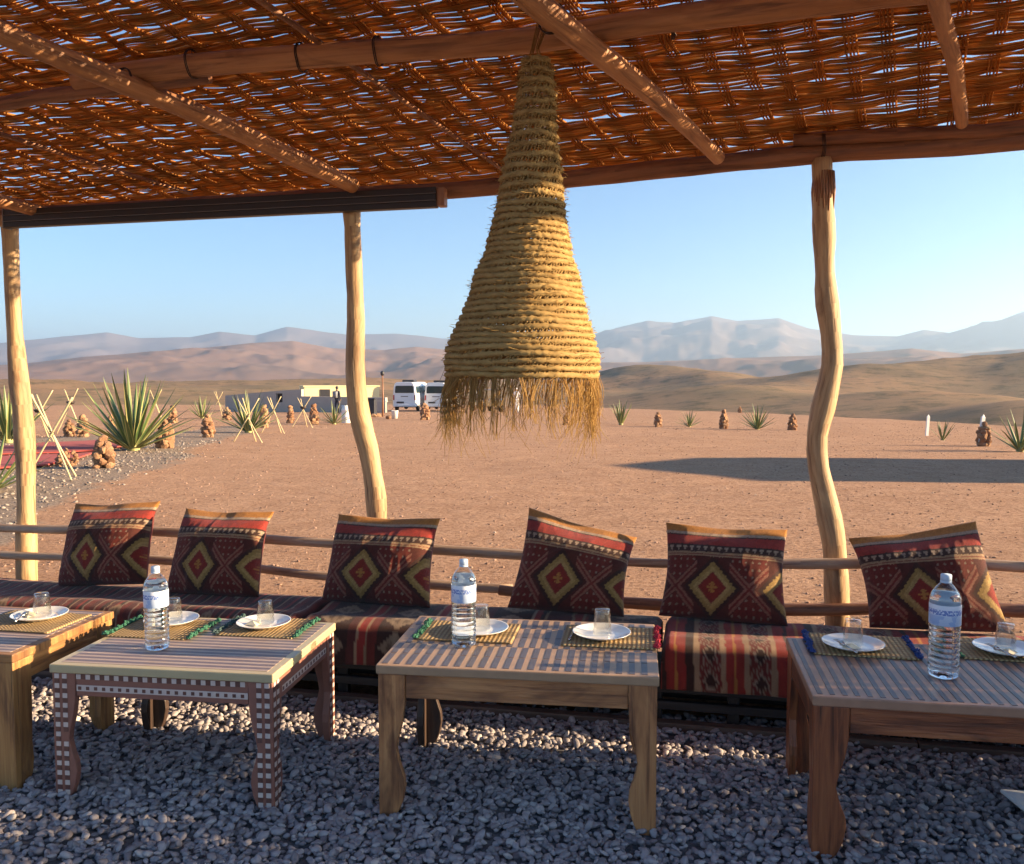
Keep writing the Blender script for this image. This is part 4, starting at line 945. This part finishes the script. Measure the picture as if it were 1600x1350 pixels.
V, F, q = strands(np.array(paths), np.array(rad)[:, None] * np.linspace(1, .55, 9)[None, :], 4); tag(lam('fringe', np_mesh('fringe', V, F, M['fringe'], True, rnd=q)), kind='stuff')
hp = Vector(onroof(850, 45, -.02)); m = MB(); ctop = Vector((axr(lt_[2])[0], LY, lt_[2] - .01))
for k in range(6):
    a_ = k * 1.05; m.tube([ctop + Vector((.03 * math.cos(a_), .03 * math.sin(a_), -.01)), ctop + Vector((.012 * math.cos(a_), .012 * math.sin(a_), .05)), hp + Vector((.02 * math.cos(a_), .02 * math.sin(a_), .03))], .0022, 5)
lam('hanging_cord', m.mesh('hanging_cord', M['fringe'], True))

# ------------------------------------------------------------------ desert garden outside: agaves, cairns, cane tripods, stakes
def leaf_mesh(bend, seed):
    m = MB(); n = 9; rr = random.Random(seed); vs = []; fs = []; us = []
    for i in range(n):
        t_ = i / (n - 1); wd = .047 * (.62 + .9 * t_ - 1.5 * t_ * t_ + .02) if t_ < .999 else .001; wd = max(wd, .0015); x = bend * t_ ** 2.2
        for k, (a, b) in enumerate(((-1, .35), (-.55, .05), (0, -.12), (.55, .05), (1, .35))): vs.append((x + b * wd, a * wd, t_))
    for i in range(n - 1):
        for k in range(4):
            b = i * 5 + k; fs.append((b, b + 1, b + 6, b + 5)); us.append([(k / 4, i / (n - 1)), ((k + 1) / 4, i / (n - 1)), ((k + 1) / 4, (i + 1) / (n - 1)), (k / 4, (i + 1) / (n - 1))])
    off = len(vs); vs2 = [(x - .35 * .02 * (1 - z), y * .8, z) for x, y, z in vs]
    m.add(vs, fs, us); m.add(vs2, [f[::-1] for f in fs], [u[::-1] for u in us]); return m.mesh('leaf', M['agave'], True)
LEAF = [leaf_mesh(b, k) for k, b in enumerate((.0, .06, .12, -.05))]
def agave(px, py, hgt, n, label, spread=1.0, wide=1.0):
    g = ghit(px, py); o = empty('agave', g); tag(o, label, 'agave', 'agaves planted in the desert garden'); rr = random.Random(int(px * 7 + py))
    core = MB().lathe([(.07 * hgt, -.03), (.09 * hgt, .04 * hgt), (.06 * hgt, .14 * hgt), (.015 * hgt, .22 * hgt)], 10, cap1=True).build('stem', M['agave'], o, True)
    for i in range(n):
        f = i / n; el = R(84 - 66 * f ** .85 * spread + rr.uniform(-6, 6)); a_ = i * 2.39996 + rr.uniform(-.2, .2); L = hgt * (1.0 - .12 * f + rr.uniform(-.12, .06)); d = .05 * hgt * (.3 + f)
        q = Euler((0, R(90) - el, a_), 'XYZ'); wz = L * rr.uniform(.85, 1.15) * wide
        link('leaf', LEAF[rr.randrange(4)], o, (math.cos(a_) * d, math.sin(a_) * d, .03 * hgt), q, (L, wz, L))
    return o
agave(208, 704, 1.62, 46, 'large spiky green agave at the corner of the red carpets', 1.0)
agave(12, 692, 1.45, 26, 'upright agave behind the first pavilion post beyond the red carpets', .75)
agave(-12, 768, .95, 22, 'small agave on the grey gravel bed near the first pavilion post')
agave(388, 676, 1.35, 28, 'bushy agave growing behind a cane tripod by the earth wall', .95)
agave(316, 654, 1.2, 20, 'agave growing between cairns at the end of the earth wall')
agave(522, 663, 1.05, 18, 'pale agave beside the white drum and the standing visitor', 1.1)
agave(970, 664, 1.1, 16, 'upright agave alone on the open sand beyond the lamp', .45)
agave(1077, 667, .72, 18, 'low agave on the open sand between two cairns', 1.15)
agave(1183, 671, .95, 24, 'rounded agave on the open sand between two cairns', 1.1)
agave(1473, 688, .62, 12, 'small agave between the two white stakes', .7)
agave(1594, 706, 1.0, 16, 'agave at the edge of the long shadow', .9)
def rock_mesh(seed):
    bm = bmesh.new(); bmesh.ops.create_icosphere(bm, subdivisions=2, radius=1); rr = random.Random(seed); nn = [Vector((rr.gauss(0, 1), rr.gauss(0, 1), rr.gauss(0, 1))).normalized() for _ in range(11)]; kk = [rr.uniform(.45, .85) for _ in nn]
    for v in bm.verts:
        for a, b in zip(nn, kk):
            d = v.co.dot(a)
            if d > b: v.co -= a * (d - b)
    me = bpy.data.meshes.new('stone'); bm.to_mesh(me); bm.free(); me.materials.append(M['rock']); return me
ROCK = [rock_mesh(k) for k in range(5)]
def cairn(px, py, hgt, wd, label, group='orange stone cairns edging the garden'):
    g = ghit(px, py); o = empty('stone_cairn', g, random.uniform(0, 6)); tag(o, label, 'cairn', group); rr = random.Random(int(px * 3 + py)); lv = 6
    for l in range(lv):
        f = l / (lv - 1); rad = wd * .5 * (.82 + .5 * f - 1.0 * f * f); n = 5 if l < 4 else (4 if l == 4 else 1); sz = hgt / lv * 1.0
        for i in range(n):
            a_ = i / n * 6.283 + l * .7 + rr.uniform(-.3, .3); ro = max(rad - sz * .45, 0) if n > 1 else 0; k_ = rr.uniform(.85, 1.15)
            link('stone', ROCK[rr.randrange(5)], o, (math.cos(a_) * ro, math.sin(a_) * ro, hgt / lv * (l + .40)), (rr.uniform(-.5, .5), rr.uniform(-.5, .5), rr.uniform(0, 6)), (sz * k_, sz * rr.uniform(.75, 1), sz * rr.uniform(.75, 1)))
for px, py, h_, w_, lb in ((162, 731, .52, .36, 'cairn at the front edge of the red carpets'), (258, 700, .62, .42, 'cairn beside the large agave'), (105, 728, .30, .40, 'low cairn under the cane tripod at the carpet edge'),
        (130, 683, .62, .34, 'taller of two cairns behind the red carpets'), (109, 682, .48, .34, 'shorter of two cairns behind the red carpets'), (325, 683, .62, .36, 'cairn beside loose pale stones on the garden edge'),
        (173, 669, .5, .26, 'small cairn behind the large agave'), (270, 661, .75, .42, 'cairn behind the large agave towards the wall'), (355, 656, .62, .5, 'cairn at the foot of a far cane tripod'), (413, 668, .85, .34, 'slender cairn between bushy agave and next tripod'),
        (454, 661, .75, .30, 'slender cairn midway along the earth wall'), (491, 663, .85, .4, 'slender cairn beside the tripod with a dark nest'), (664, 656, .85, .5, 'cairn in front of the parked minibuses')):
    cairn(px, py, h_, w_, 'orange stone ' + lb)
for px, py, h_, lb in ((1028, 667, .6, 'stone cairn on open sand next to the low agave'), (1131, 670, .72, 'pointed stone cairn between the low and the rounded agave'), (1238, 672, .58, 'stone cairn between rounded agave and the crooked post'), (1537, 697, .58, 'stone cairn beside the taller white stake'), (885, 664, .5, 'stone cairn seen through the lamp fringe'), (1156, 645, .5, 'far small cairn on the plateau rim')):
    cairn(px, py, h_, .34, lb, 'cairns across the open sand')
def tripod(px, top, bot, label, ch=.42, nest=False):
    g = ghit(px, bot); dist = (Vector(g) - Vector((0, 0, CAM_H))).length; H_ = (bot - top) / FPX * dist
    o = empty('cane_tripod', g, random.uniform(-.25, .25)); tag(o, label, 'tripod', 'crossed cane tripods in the garden'); rr = random.Random(int(px))
    kz = H_ * (1 - ch); sp = H_ * .36
    for k, (fx, fy) in enumerate(((-1, -.15), (1, -.2), (.12, .9))):
        ft = Vector((fx * sp + rr.uniform(-.03, .03), fy * sp, -.03)); kn = Vector((rr.uniform(-.015, .015), .02 * k, kz)); tp = kn + (kn - ft) * (H_ - kz) / kz * rr.uniform(.85, 1.05)
        r0 = .014; MB().tube(densify([ft, kn, tp], .15), r0, 7, bump=.08, seed=k).build('cane', M['bamboo'], o, True)
    m = MB(); m.tube([Vector((.03 * math.cos(a), .01 + .035 * math.sin(a), kz + .004 * a)) for a in np.linspace(0, 12.5, 26)], .005, 5); m.build('binding', M['wire'], o, True)
    if nest: MB().lathe([(.0, 0), (.09, .02), (.13, .09), (.11, .10), (.05, .05), (0, .04)], 10).build('dark_bowl', M['wire'], o, True, (0, .02, kz + .03))
tripod(82, 635, 748, 'large cane tripod standing beside the first post on the gravel bed', .46)
tripod(62, 622, 690, 'cane tripod behind the first post beyond the red carpets', .45, True)
tripod(111, 616, 678, 'cane tripod with a dark bowl behind two cairns', .36, True)
tripod(243, 612, 660, 'cane tripod partly hidden by the large agave', .42)
tripod(341, 613, 655, 'slim cane tripod at the near end of the earth wall', .36)
tripod(388, 624, 691, 'cane tripod standing in front of the bushy agave', .45)
tripod(428, 621, 677, 'cane tripod in front of the dark wall opening', .40)
tripod(474, 622, 668, 'cane tripod with a dark bowl at the earth wall', .42, True)
for px, top, bot, lean, lb in ((1448, 654, 681, .06, 'shorter white wooden stake in the sand'), (1530, 657, 697, .12, 'taller white wooden stake leaning beside a cairn')):
    g = ghit(px, bot); H_ = (bot - top) / FPX * (Vector(g)).length; m = MB(); m.box((0, 0, H_ / 2 - .05), (.09, .05, H_ + .1)); m.add([(-.045, -.025, H_), (.045, -.025, H_), (.045, .025, H_), (-.045, .025, H_), (0, 0, H_ + .08)], [(0, 1, 4), (1, 2, 4), (2, 3, 4), (3, 0, 4)])
    st = m.build('white_stake', M['whitepaint'], loc=g, rot=(0, lean, .3)); tag(st, lb, 'stake', 'white stakes at the plateau rim')

# draped sheets on the ground: gravel bed and red carpets
def ground_sheet(name, poly, mat, dz, thick, n=60, jitter=.0):
    P = [ghit(*p) for p in poly]; xs = [p.x for p in P]; ys = [p.y for p in P]; bm = bmesh.new()
    V2 = [Vector((p.x, p.y, 0)) for p in P]; D2 = []
    for i in range(len(V2)):
        a, b = V2[i], V2[(i + 1) % len(V2)]; k = max(1, int((b - a).length / .35))
        for j in range(k): q = a.lerp(b, j / k); D2.append(q + Vector((random.uniform(-jitter, jitter), random.uniform(-jitter, jitter), 0)))
    f = bm.faces.new([bm.verts.new(q) for q in D2]); bmesh.ops.triangulate(bm, faces=[f])
    for _ in range(4):
        lg = [e for e in bm.edges if e.calc_length() > .45]
        if not lg: break
        bmesh.ops.subdivide_edges(bm, edges=lg, cuts=1); bmesh.ops.triangulate(bm, faces=[f_ for f_ in bm.faces if len(f_.verts) > 3])
    for v in bm.verts: v.co.z = Tz(v.co.x, v.co.y) + dz
    bmesh.ops.recalc_face_normals(bm, faces=bm.faces)
    if bm.faces[:][0].normal.z < 0: bmesh.ops.reverse_faces(bm, faces=bm.faces)
    me = bpy.data.meshes.new(name); bm.to_mesh(me); bm.free(); me.materials.append(mat); o = link(name, me)
    if thick: s = o.modifiers.new('thick', 'SOLIDIFY'); s.thickness = thick; s.offset = 1
    return o
a = ground_sheet('red_carpet', [(-40, 706), (60, 695), (158, 690), (198, 699), (160, 706), (90, 710), (-40, 714)], M['redrug'], .030, .025); tag(a, 'red carpet strip laid on the ground just in front of the large agave', 'carpet', 'red carpets in the garden')
b = ground_sheet('red_carpet', [(-40, 718), (60, 714), (120, 712), (150, 710), (120, 720), (75, 730), (-40, 738)], M['redrug'], .030, .025); tag(b, 'red carpet strip on the gravel bed under the large cane tripod', 'carpet', 'red carpets in the garden')

# ------------------------------------------------------------------ camp buildings and vehicles
def cam_dir(px): a = az_of(px); return Vector((math.sin(a), math.cos(a), 0))
def at(px, D): d = cam_dir(px) * D; return Vector((d.x, d.y, Tz(d.x, d.y)))
ew = empty('earth_wall', at(470, 64)); tag(ew, 'long low grey earth wall with a dark square opening', 'wall')
A_, B_ = at(352, 72), at(602, 65.5); ax = (B_ - A_); L = ax.length; angw = math.atan2(ax.y, ax.x); ew.location = (A_.x, A_.y, min(A_.z, B_.z) - .3); ew.rotation_euler = (0, 0, angw)
h0, h1 = 1.50, 2.35
m = MB(); xo = L * .33; wo = .55; zt0, zt1 = 1.05, 1.85
hq = lambda x: .3 + (1.25 + .50 * min(1, x / (L * .45)) if x < L * .5 else 1.22)
def wall_seg(x0, x1, z0a, z0b, z1a, z1b): m.add([(x0, 0, z0a), (x1, 0, z0b), (x1, 0, z1b), (x0, 0, z1a), (x0, .4, z0a), (x1, .4, z0b), (x1, .4, z1b), (x0, .4, z1a)], [(0, 1, 2, 3), (5, 4, 7, 6), (3, 2, 6, 7), (4, 0, 3, 7), (1, 5, 6, 2), (4, 5, 1, 0)])
wall_seg(0, xo, 0, 0, hq(0), hq(xo)); wall_seg(xo, xo + wo, 0, 0, zt0, zt0); wall_seg(xo, xo + wo, zt1 - .12, zt1 - .12, hq(xo), hq(xo + wo)); wall_seg(xo + wo, L * .49, 0, 0, hq(xo + wo), hq(L * .49)); wall_seg(L * .49, L, 0, 0, hq(L), hq(L) - .05)
m.build('wall', M['wallgrey'], ew); MB().box((xo + wo / 2, .3, (zt0 + zt1) / 2 - .05), (wo + .02, .04, zt1 - zt0 + .1)).build('shutter', M['vantrim'], ew)
cb = empty('cream_building', at(535, 74)); tag(cb, 'flat-roofed cream building catching the sun behind the earth wall', 'building'); cb.rotation_euler = (0, 0, R(30))
m = MB(); m.box((0, 1.2, .85), (6.2, 2.4, 2.3)); bevel(m.build('wall', M['wallcream'], cb), .05); MB().box((0, 1.2, 2.05), (6.3, 2.5, .1)).build('roof', M['wallcream'], cb); MB().box((-1.4, -.02, .9), (.8, .06, 1.8)).build('door', M['vantrim'], cb); MB().box((1.0, -.03, 1.2), (.08, .06, 1.5)).build('downpipe', M['wallgrey'], cb)

def minibus(px, D, yaw, label, antenna=False):
    # rear at local y=0 facing the camera, length along +y
    o = empty('minibus', at(px, D), yaw); tag(o, label, 'minibus', 'white minibuses parked on the plateau'); Wd, L, H0, H1 = 2.02, 5.6, .38, 2.42
    sec = [(-.50, .0), (-.5, .36), (-.485, .52), (-.455, .80), (-.41, .93), (-.33, .985), (0, 1.0), (.33, .985), (.41, .93), (.455, .80), (.485, .52), (.5, .36), (.5, 0)]
    ys = [(0, .93, .0), (.10, 1, .0), (L - 1.1, 1, 0), (L - .45, .985, .0), (L - .1, .96, -.52), (L, .9, -.6)]
    vs = []; fs = []; n = len(sec)
    for y, s_, dh in ys:
        for a, b in sec:
            hh = H0 + b * (H1 - H0); hh = min(hh, H1 + dh * 1.6 * max(0, b - .4)); vs.append((a * Wd * s_, y, hh))
    for i in range(len(ys) - 1):
        for k in range(n): k2 = (k + 1) % n; fs.append((i * n + k, i * n + k2, (i + 1) * n + k2, (i + 1) * n + k))
    fs += [tuple(range(n - 1, -1, -1)), tuple((len(ys) - 1) * n + k for k in range(n))]
    m = MB(); m.add(vs, fs); bd = bevel(m.build('body', M['vanwhite'], o), .05, 3); bm = bmesh.new(); bm.from_mesh(bd.data); bmesh.ops.recalc_face_normals(bm, faces=bm.faces); bm.to_mesh(bd.data); bm.free()
    g = MB(); pts = [(-.76, 1.50), (.76, 1.50), (.80, 1.58), (.76, 2.02), (.68, 2.10), (-.68, 2.10), (-.76, 2.02), (-.80, 1.58)]
    g.prism(pts, -.018, .06, 'y'); g.build('rear_window', M['vanglass'], o)
    for s_ in (-1, 1):
        for k in range(3): bevel(MB().box((s_ * .952, .75 + k * 1.35, 1.78), (.05, 1.18, .58), Euler((0, s_ * -.09, 0))).build('side_window', M['vanglass'], o), .02)
        MB().box((s_ * .90, -.015, 1.12), (.10, .05, .42)).build('tail_lamp', M['redlamp'], o)
        MB().box((s_ * 1.16, L - .95, 1.55), (.22, .10, .30)).build('mirror', M['vantrim'], o)
        for y in (1.1, L - 1.0):
            w_ = MB().lathe([(.0, -.11), (.20, -.11), (.22, -.10), (.34, -.11), (.36, -.07), (.36, .07), (.34, .11), (.22, .10), (.20, .11), (0, .11)], 22).build('wheel', M['black'], o, True, (s_ * .90, y, .36), (0, R(90), 0))
            MB().lathe([(0, .118), (.12, .125), (.19, .115), (.2, .10)], 16).build('rim', M['awnline'], w_, True, (0, 0, 0 if s_ > 0 else -.0), (0 if s_ > 0 else R(180), 0, 0))
    bevel(MB().box((0, .0, .46), (1.86, .14, .20)).build('bumper', M['vanwhite'], o), .03); MB().box((-.35, -.03, .72), (.62, .03, .13)).build('number_plate', M['vantrim'], o); MB().box((0, -.012, 1.22), (.62, .03, .07)).build('emblem', M['awnline'], o)
    bevel(MB().box((.1, 1.6, H1 + .08), (1.0, 1.3, .18)).build('roof_unit', M['vantrim'], o), .05)
    MB().box((0, L / 2, .40), (1.7, L - .4, .2)).build('underbody', M['black'], o)
    if antenna: MB().tube([(.15, .6, H1), (.55, .7, H1 + .9), (.85, .75, H1 + 2.1)], .018, 5).build('antenna', M['vantrim'], o)
    return o
minibus(632, 74, R(2.5), 'white minibus parked with its dark rear window towards the pavilion, next to the pole')
minibus(681, 75, R(1.5), 'white minibus with a whip antenna, half hidden by the lamp fringe', True)
# brown off-road car behind the fringe
o = empty('off_road_car', at(760, 72), R(-60)); tag(o, 'brown off-road car glimpsed through the lamp fringe beside the minibuses', 'car')
pr = [(-2.1, .5), (-2.1, 1.0), (-1.95, 1.08), (-1.7, 1.75), (-1.5, 1.86), (.5, 1.86), (.75, 1.78), (1.15, 1.12), (2.05, 1.02), (2.15, .9), (2.15, .5)]
bd = bevel(MB().prism(pr, -.85, .85, 'y').build('body', M['fourbyfour'], o), .06, 3); bm = bmesh.new(); bm.from_mesh(bd.data); bmesh.ops.recalc_face_normals(bm, faces=bm.faces); bm.to_mesh(bd.data); bm.free()
for s_ in (-1, 1):
    MB().prism([(-1.6, 1.15), (-1.5, 1.70), (-.6, 1.74), (-.6, 1.15)], s_ * .835, s_ * .862, 'y').build('side_window', M['vanglass'], o); MB().prism([(-.5, 1.15), (-.5, 1.74), (.45, 1.72), (.85, 1.15)], s_ * .835, s_ * .862, 'y').build('side_window', M['vanglass'], o)
    for x in (-1.3, 1.35): MB().lathe([(0, -.12), (.2, -.12), (.38, -.11), (.4, -.06), (.4, .06), (.38, .11), (.2, .12), (0, .12)], 20).build('wheel', M['black'], o, True, (x, s_ * .78, .4), (R(90), 0, 0))
MB().box((-2.13, 0, 1.4), (.08, 1.3, .46), Euler((0, -.1, 0))).build('rear_window', M['vanglass'], o)
# small items beside the vehicles
g = ghit(598, 651); Hp = (651 - 582) / FPX * Vector(g).length; o = empty('lamp_pole', g); tag(o, 'thin brown pole with a dark lantern head beside the minibus', 'pole'); MB().tube([(0, 0, -.1), (.02, 0, Hp * .5), (0, 0, Hp - .2)], [.06, .05, .04], 8).build('pole', M['railred'], o, True); MB().lathe([(.05, 0), (.10, .04), (.12, .2), (.05, .27), (.0, .3)], 10).build('lantern', M['vantrim'], o, True, (0, 0, Hp - .22))
g = ghit(580, 648); o = empty('dark_bin', g); tag(o, 'dark square waste bin beside the crooked middle post', 'bin'); bevel(MB().box((0, 0, .5), (.62, .55, 1.0)).build('bin_body', M['vantrim'], o), .04); bevel(MB().box((0, 0, 1.04), (.68, .6, .08)).build('lid', M['vantrim'], o), .02)
g = ghit(594, 646); o = empty('camp_table', g); tag(o, 'small pale folding table by the lamp pole', 'table'); MB().box((0, 0, .86), (1.0, .6, .06)).build('tabletop', M['wallgrey'], o)
for sx in (-1, 1):
    for sy in (-1, 1): MB().tube([(sx * .44, sy * .25, -.03), (sx * .44, sy * .25, .86)], .03, 6).build('leg', M['awnline'], o)
g = ghit(617, 654); o = empty('bucket', g); tag(o, 'white bucket on the sand in front of the first minibus', 'bucket'); MB().lathe([(0, 0), (.14, 0), (.19, .42), (.2, .44), (.18, .44), (.135, .02), (0, .02)], 18).build('bucket_body', M['whitepaint'], o, True); MB().tube([(.19 * math.cos(a), 0, .43 + .17 * math.sin(a)) for a in np.linspace(0, math.pi, 12)], .008, 5).build('handle', M['wire'], o)
g = ghit(541, 661); o = empty('white_drum', g); tag(o, 'white plastic drum beside the pale agave and the crooked middle post', 'drum'); MB().lathe([(0, 0), (.19, 0), (.20, .03), (.20, .25), (.21, .27), (.20, .29), (.2, .55), (.21, .57), (.2, .6), (.19, .78), (0, .78)], 20).build('drum_body', M['whitepaint'], o, True); MB().lathe([(.05, .78), (.05, .82), (0, .82)], 10).build('cap', M['vantrim'], o, True)
for k, (px, py) in enumerate(((584, 652), (592, 651), (607, 655))):
    g = ghit(px, py); st = link('pale_stone', ROCK[k], loc=(g.x, g.y, g.z + .08), rot=(0, .3, k), scale=(.2, .16, .13)); tag(st, ('pale loose stone on the sand in front of the dark bin', 'pale loose stone on the sand at the foot of the lamp pole', 'pale loose stone on the sand beside the white bucket')[k], 'stone', 'loose stones near the lamp pole')

# people
def person(px, py, hpx, joints, radii, edges, yaw, regions, label, extras=()):
    g = ghit(px, py); Hm = hpx / FPX * (Vector(g) - Vector((0, 0, CAM_H))).length; s = Hm / 1.75
    me = bpy.data.meshes.new('body'); names = list(joints); me.from_pydata([joints[k] for k in names], [], [])
    me = bpy.data.meshes.new('body'); me.from_pydata([joints[k] for k in names], [(names.index(a), names.index(b)) for a, b in edges], [])
    tmp = bpy.data.objects.new('tmp', me); col.objects.link(tmp); sk = tmp.modifiers.new('s', 'SKIN')
    for i, k in enumerate(names): r_ = radii[k]; me.skin_vertices[0].data[i].radius = (r_, r_) if not hasattr(r_, '__len__') else r_
    me.skin_vertices[0].data[names.index('pelvis')].use_root = True
    ss = tmp.modifiers.new('d', 'SUBSURF'); ss.levels = 2
    dg = bpy.context.evaluated_depsgraph_get(); bme = bpy.data.meshes.new_from_object(tmp.evaluated_get(dg)); bpy.data.objects.remove(tmp)
    bme.name = 'body'; bme.materials.clear()
    for m_, _ in regions: bme.materials.append(m_)
    for p in bme.polygons:
        p.use_smooth = True; c = p.center
        for i, (_, fn) in enumerate(regions):
            if fn(c): p.material_index = i; break
    o = empty('person', g, yaw); o.scale = (s,) * 3; tag(o, label, 'person'); link('body', bme, o)
    for nm, mb, mt in extras: mb.build(nm, mt, o, True)
    return o
J = dict(pelvis=(0, 0, .95), waist=(0, 0, 1.10), chest=(0, -.01, 1.32), neck=(0, 0, 1.49), head0=(0, -.015, 1.58), head1=(0, -.02, 1.69), shl=(-.17, 0, 1.42), ell=(-.24, .03, 1.15), hal=(-.22, -.06, .92), fl=(-.22, -.09, .84), shr=(.17, 0, 1.42), elr=(.26, .02, 1.16), har=(.21, -.10, .95), fr=(.20, -.13, .88),
         hipl=(-.09, 0, .90), knl=(-.12, -.03, .50), anl=(-.14, .02, .09), tol=(-.15, -.14, .03), hipr=(.09, 0, .90), knr=(.12, .0, .50), anr=(.14, .05, .09), tor=(.16, -.11, .03))
RD = dict(pelvis=(.14, .11), waist=(.13, .10), chest=(.16, .115), neck=.055, head0=(.075, .09), head1=(.07, .085), shl=.07, ell=.052, hal=.035, fl=.028, shr=.07, elr=.052, har=.035, fr=.028, hipl=.095, knl=.065, anl=.048, tol=.035, hipr=.095, knr=.065, anr=.048, tor=.035)
ED = [('pelvis', 'waist'), ('waist', 'chest'), ('chest', 'neck'), ('neck', 'head0'), ('head0', 'head1'), ('chest', 'shl'), ('shl', 'ell'), ('ell', 'hal'), ('hal', 'fl'), ('chest', 'shr'), ('shr', 'elr'), ('elr', 'har'), ('har', 'fr'), ('pelvis', 'hipl'), ('hipl', 'knl'), ('knl', 'anl'), ('anl', 'tol'), ('pelvis', 'hipr'), ('hipr', 'knr'), ('knr', 'anr'), ('anr', 'tor')]
def hairmb(): return MB().lathe([(.082, 1.60), (.094, 1.66), (.092, 1.72), (.07, 1.765), (.03, 1.785), (0, 1.788)], 16)
pk = MB(); pk.box((.02, .17, 1.25), (.30, .16, .42)); 
person(527, 647, 42, J, RD, ED, R(160), [(M['skin'], lambda c: c.z > 1.5 or (c.z < .93 and abs(c.x) > .17 and c.z > .75)), (M['jacket'], lambda c: True)], 'person in dark clothes with a grey bag standing before the earth wall', [('hair', hairmb(), M['vantrim']), ('shoulder_bag', pk, M['bag'])])
J2 = dict(J); J2.update(ell=(-.30, -.02, 1.18), hal=(-.20, -.2, 1.05), fl=(-.15, -.25, 1.08), elr=(.30, -.02, 1.18), har=(.20, -.2, 1.05), fr=(.15, -.25, 1.08))
person(806, 645, 39, J2, RD, ED, R(15), [(M['skin'], lambda c: c.z > 1.5 or (c.y < -.17 and c.z > .9)), (M['whitecloth'], lambda c: True)], 'person in white robe and hat standing behind the lamp fringe', [('hat', MB().lathe([(.14, 1.66), (.145, 1.665), (.09, 1.69), (.085, 1.76), (.05, 1.79), (0, 1.795)], 18), M['whitecloth']), ('robe', MB().lathe([(.26, .25), (.24, .5), (.20, .9), (.17, 1.1), (.165, 1.2)], 20), M['whitecloth'])])
# folded cloth lying on the gravel at the frame edge
m = MB(); m.box((0, 0, .045), (.16, .14, .012), Euler((.1, .12, .3))); c = onz(1618, 1262, .03); k = bevel(m.build('folded_paper', M['whitepaint'], loc=(c[0], c[1], .0)), .004); tag(k, 'white folded paper lying on the gravel beside the russet table', 'paper')

# ------------------------------------------------------------------ neighbours of the view that shade it: the next tent along and a reed screen added out of view to shade the tables
q = ghit(1090, 729); hd = Vector((math.cos(SUN_AZ), math.sin(SUN_AZ), 0)); tc = Vector(q) + hd * (3.0 / math.tan(SUN_EL) + 4.0)
tn = empty('wool_tent', (tc.x, tc.y, Tz(tc.x, tc.y)), SUN_AZ); tag(tn, 'dark wool tent pitched on the sand beyond the end of the pavilion', 'tent')
m = MB(); m.add([(-4, -2.2, 0), (4, -2.2, 0), (4, 2.2, 0), (-4, 2.2, 0), (-4, -2.2, 2.9), (4, -2.2, 2.9), (4, 2.2, 2.9), (-4, 2.2, 2.9), (-3.6, 0, 3.5), (3.6, 0, 3.5)], [(0, 1, 5, 4), (1, 2, 6, 5), (2, 3, 7, 6), (3, 0, 4, 7), (4, 5, 9, 8), (6, 7, 8, 9), (5, 6, 9), (7, 4, 8)]); m.build('canopy', M['tent'], tn); MB().tube([(-4.2, 0, -.1), (-4.2, 0, 3.2)], .05, 8).build('pole', M['post'], tn)

sc_ = empty('added_shade_screen', (2.62, 2.05, 0)); tag(sc_, 'chest-high reed screen added out of view to shade the tables', 'screen')  # unseen screen, added to keep the low sun off tables and gravel
for k in range(5): MB().tube([(0, -1.45 + k * .72, -.05), (.01, -1.45 + k * .72, 1.3)], .022, 8).build('stake', M['railred'], sc_, True)
m = MB()
for k in range(150): y = -1.47 + k * .0196; m.tube([(.03 + random.uniform(-.004, .004), y, .0), (.03, y + random.uniform(-.006, .006), 1.22 + random.uniform(-.05, .05))], .0105, 5, seed=k)
tag(m.build('added_reed_panel', M['railred'], sc_, True), kind='stuff')
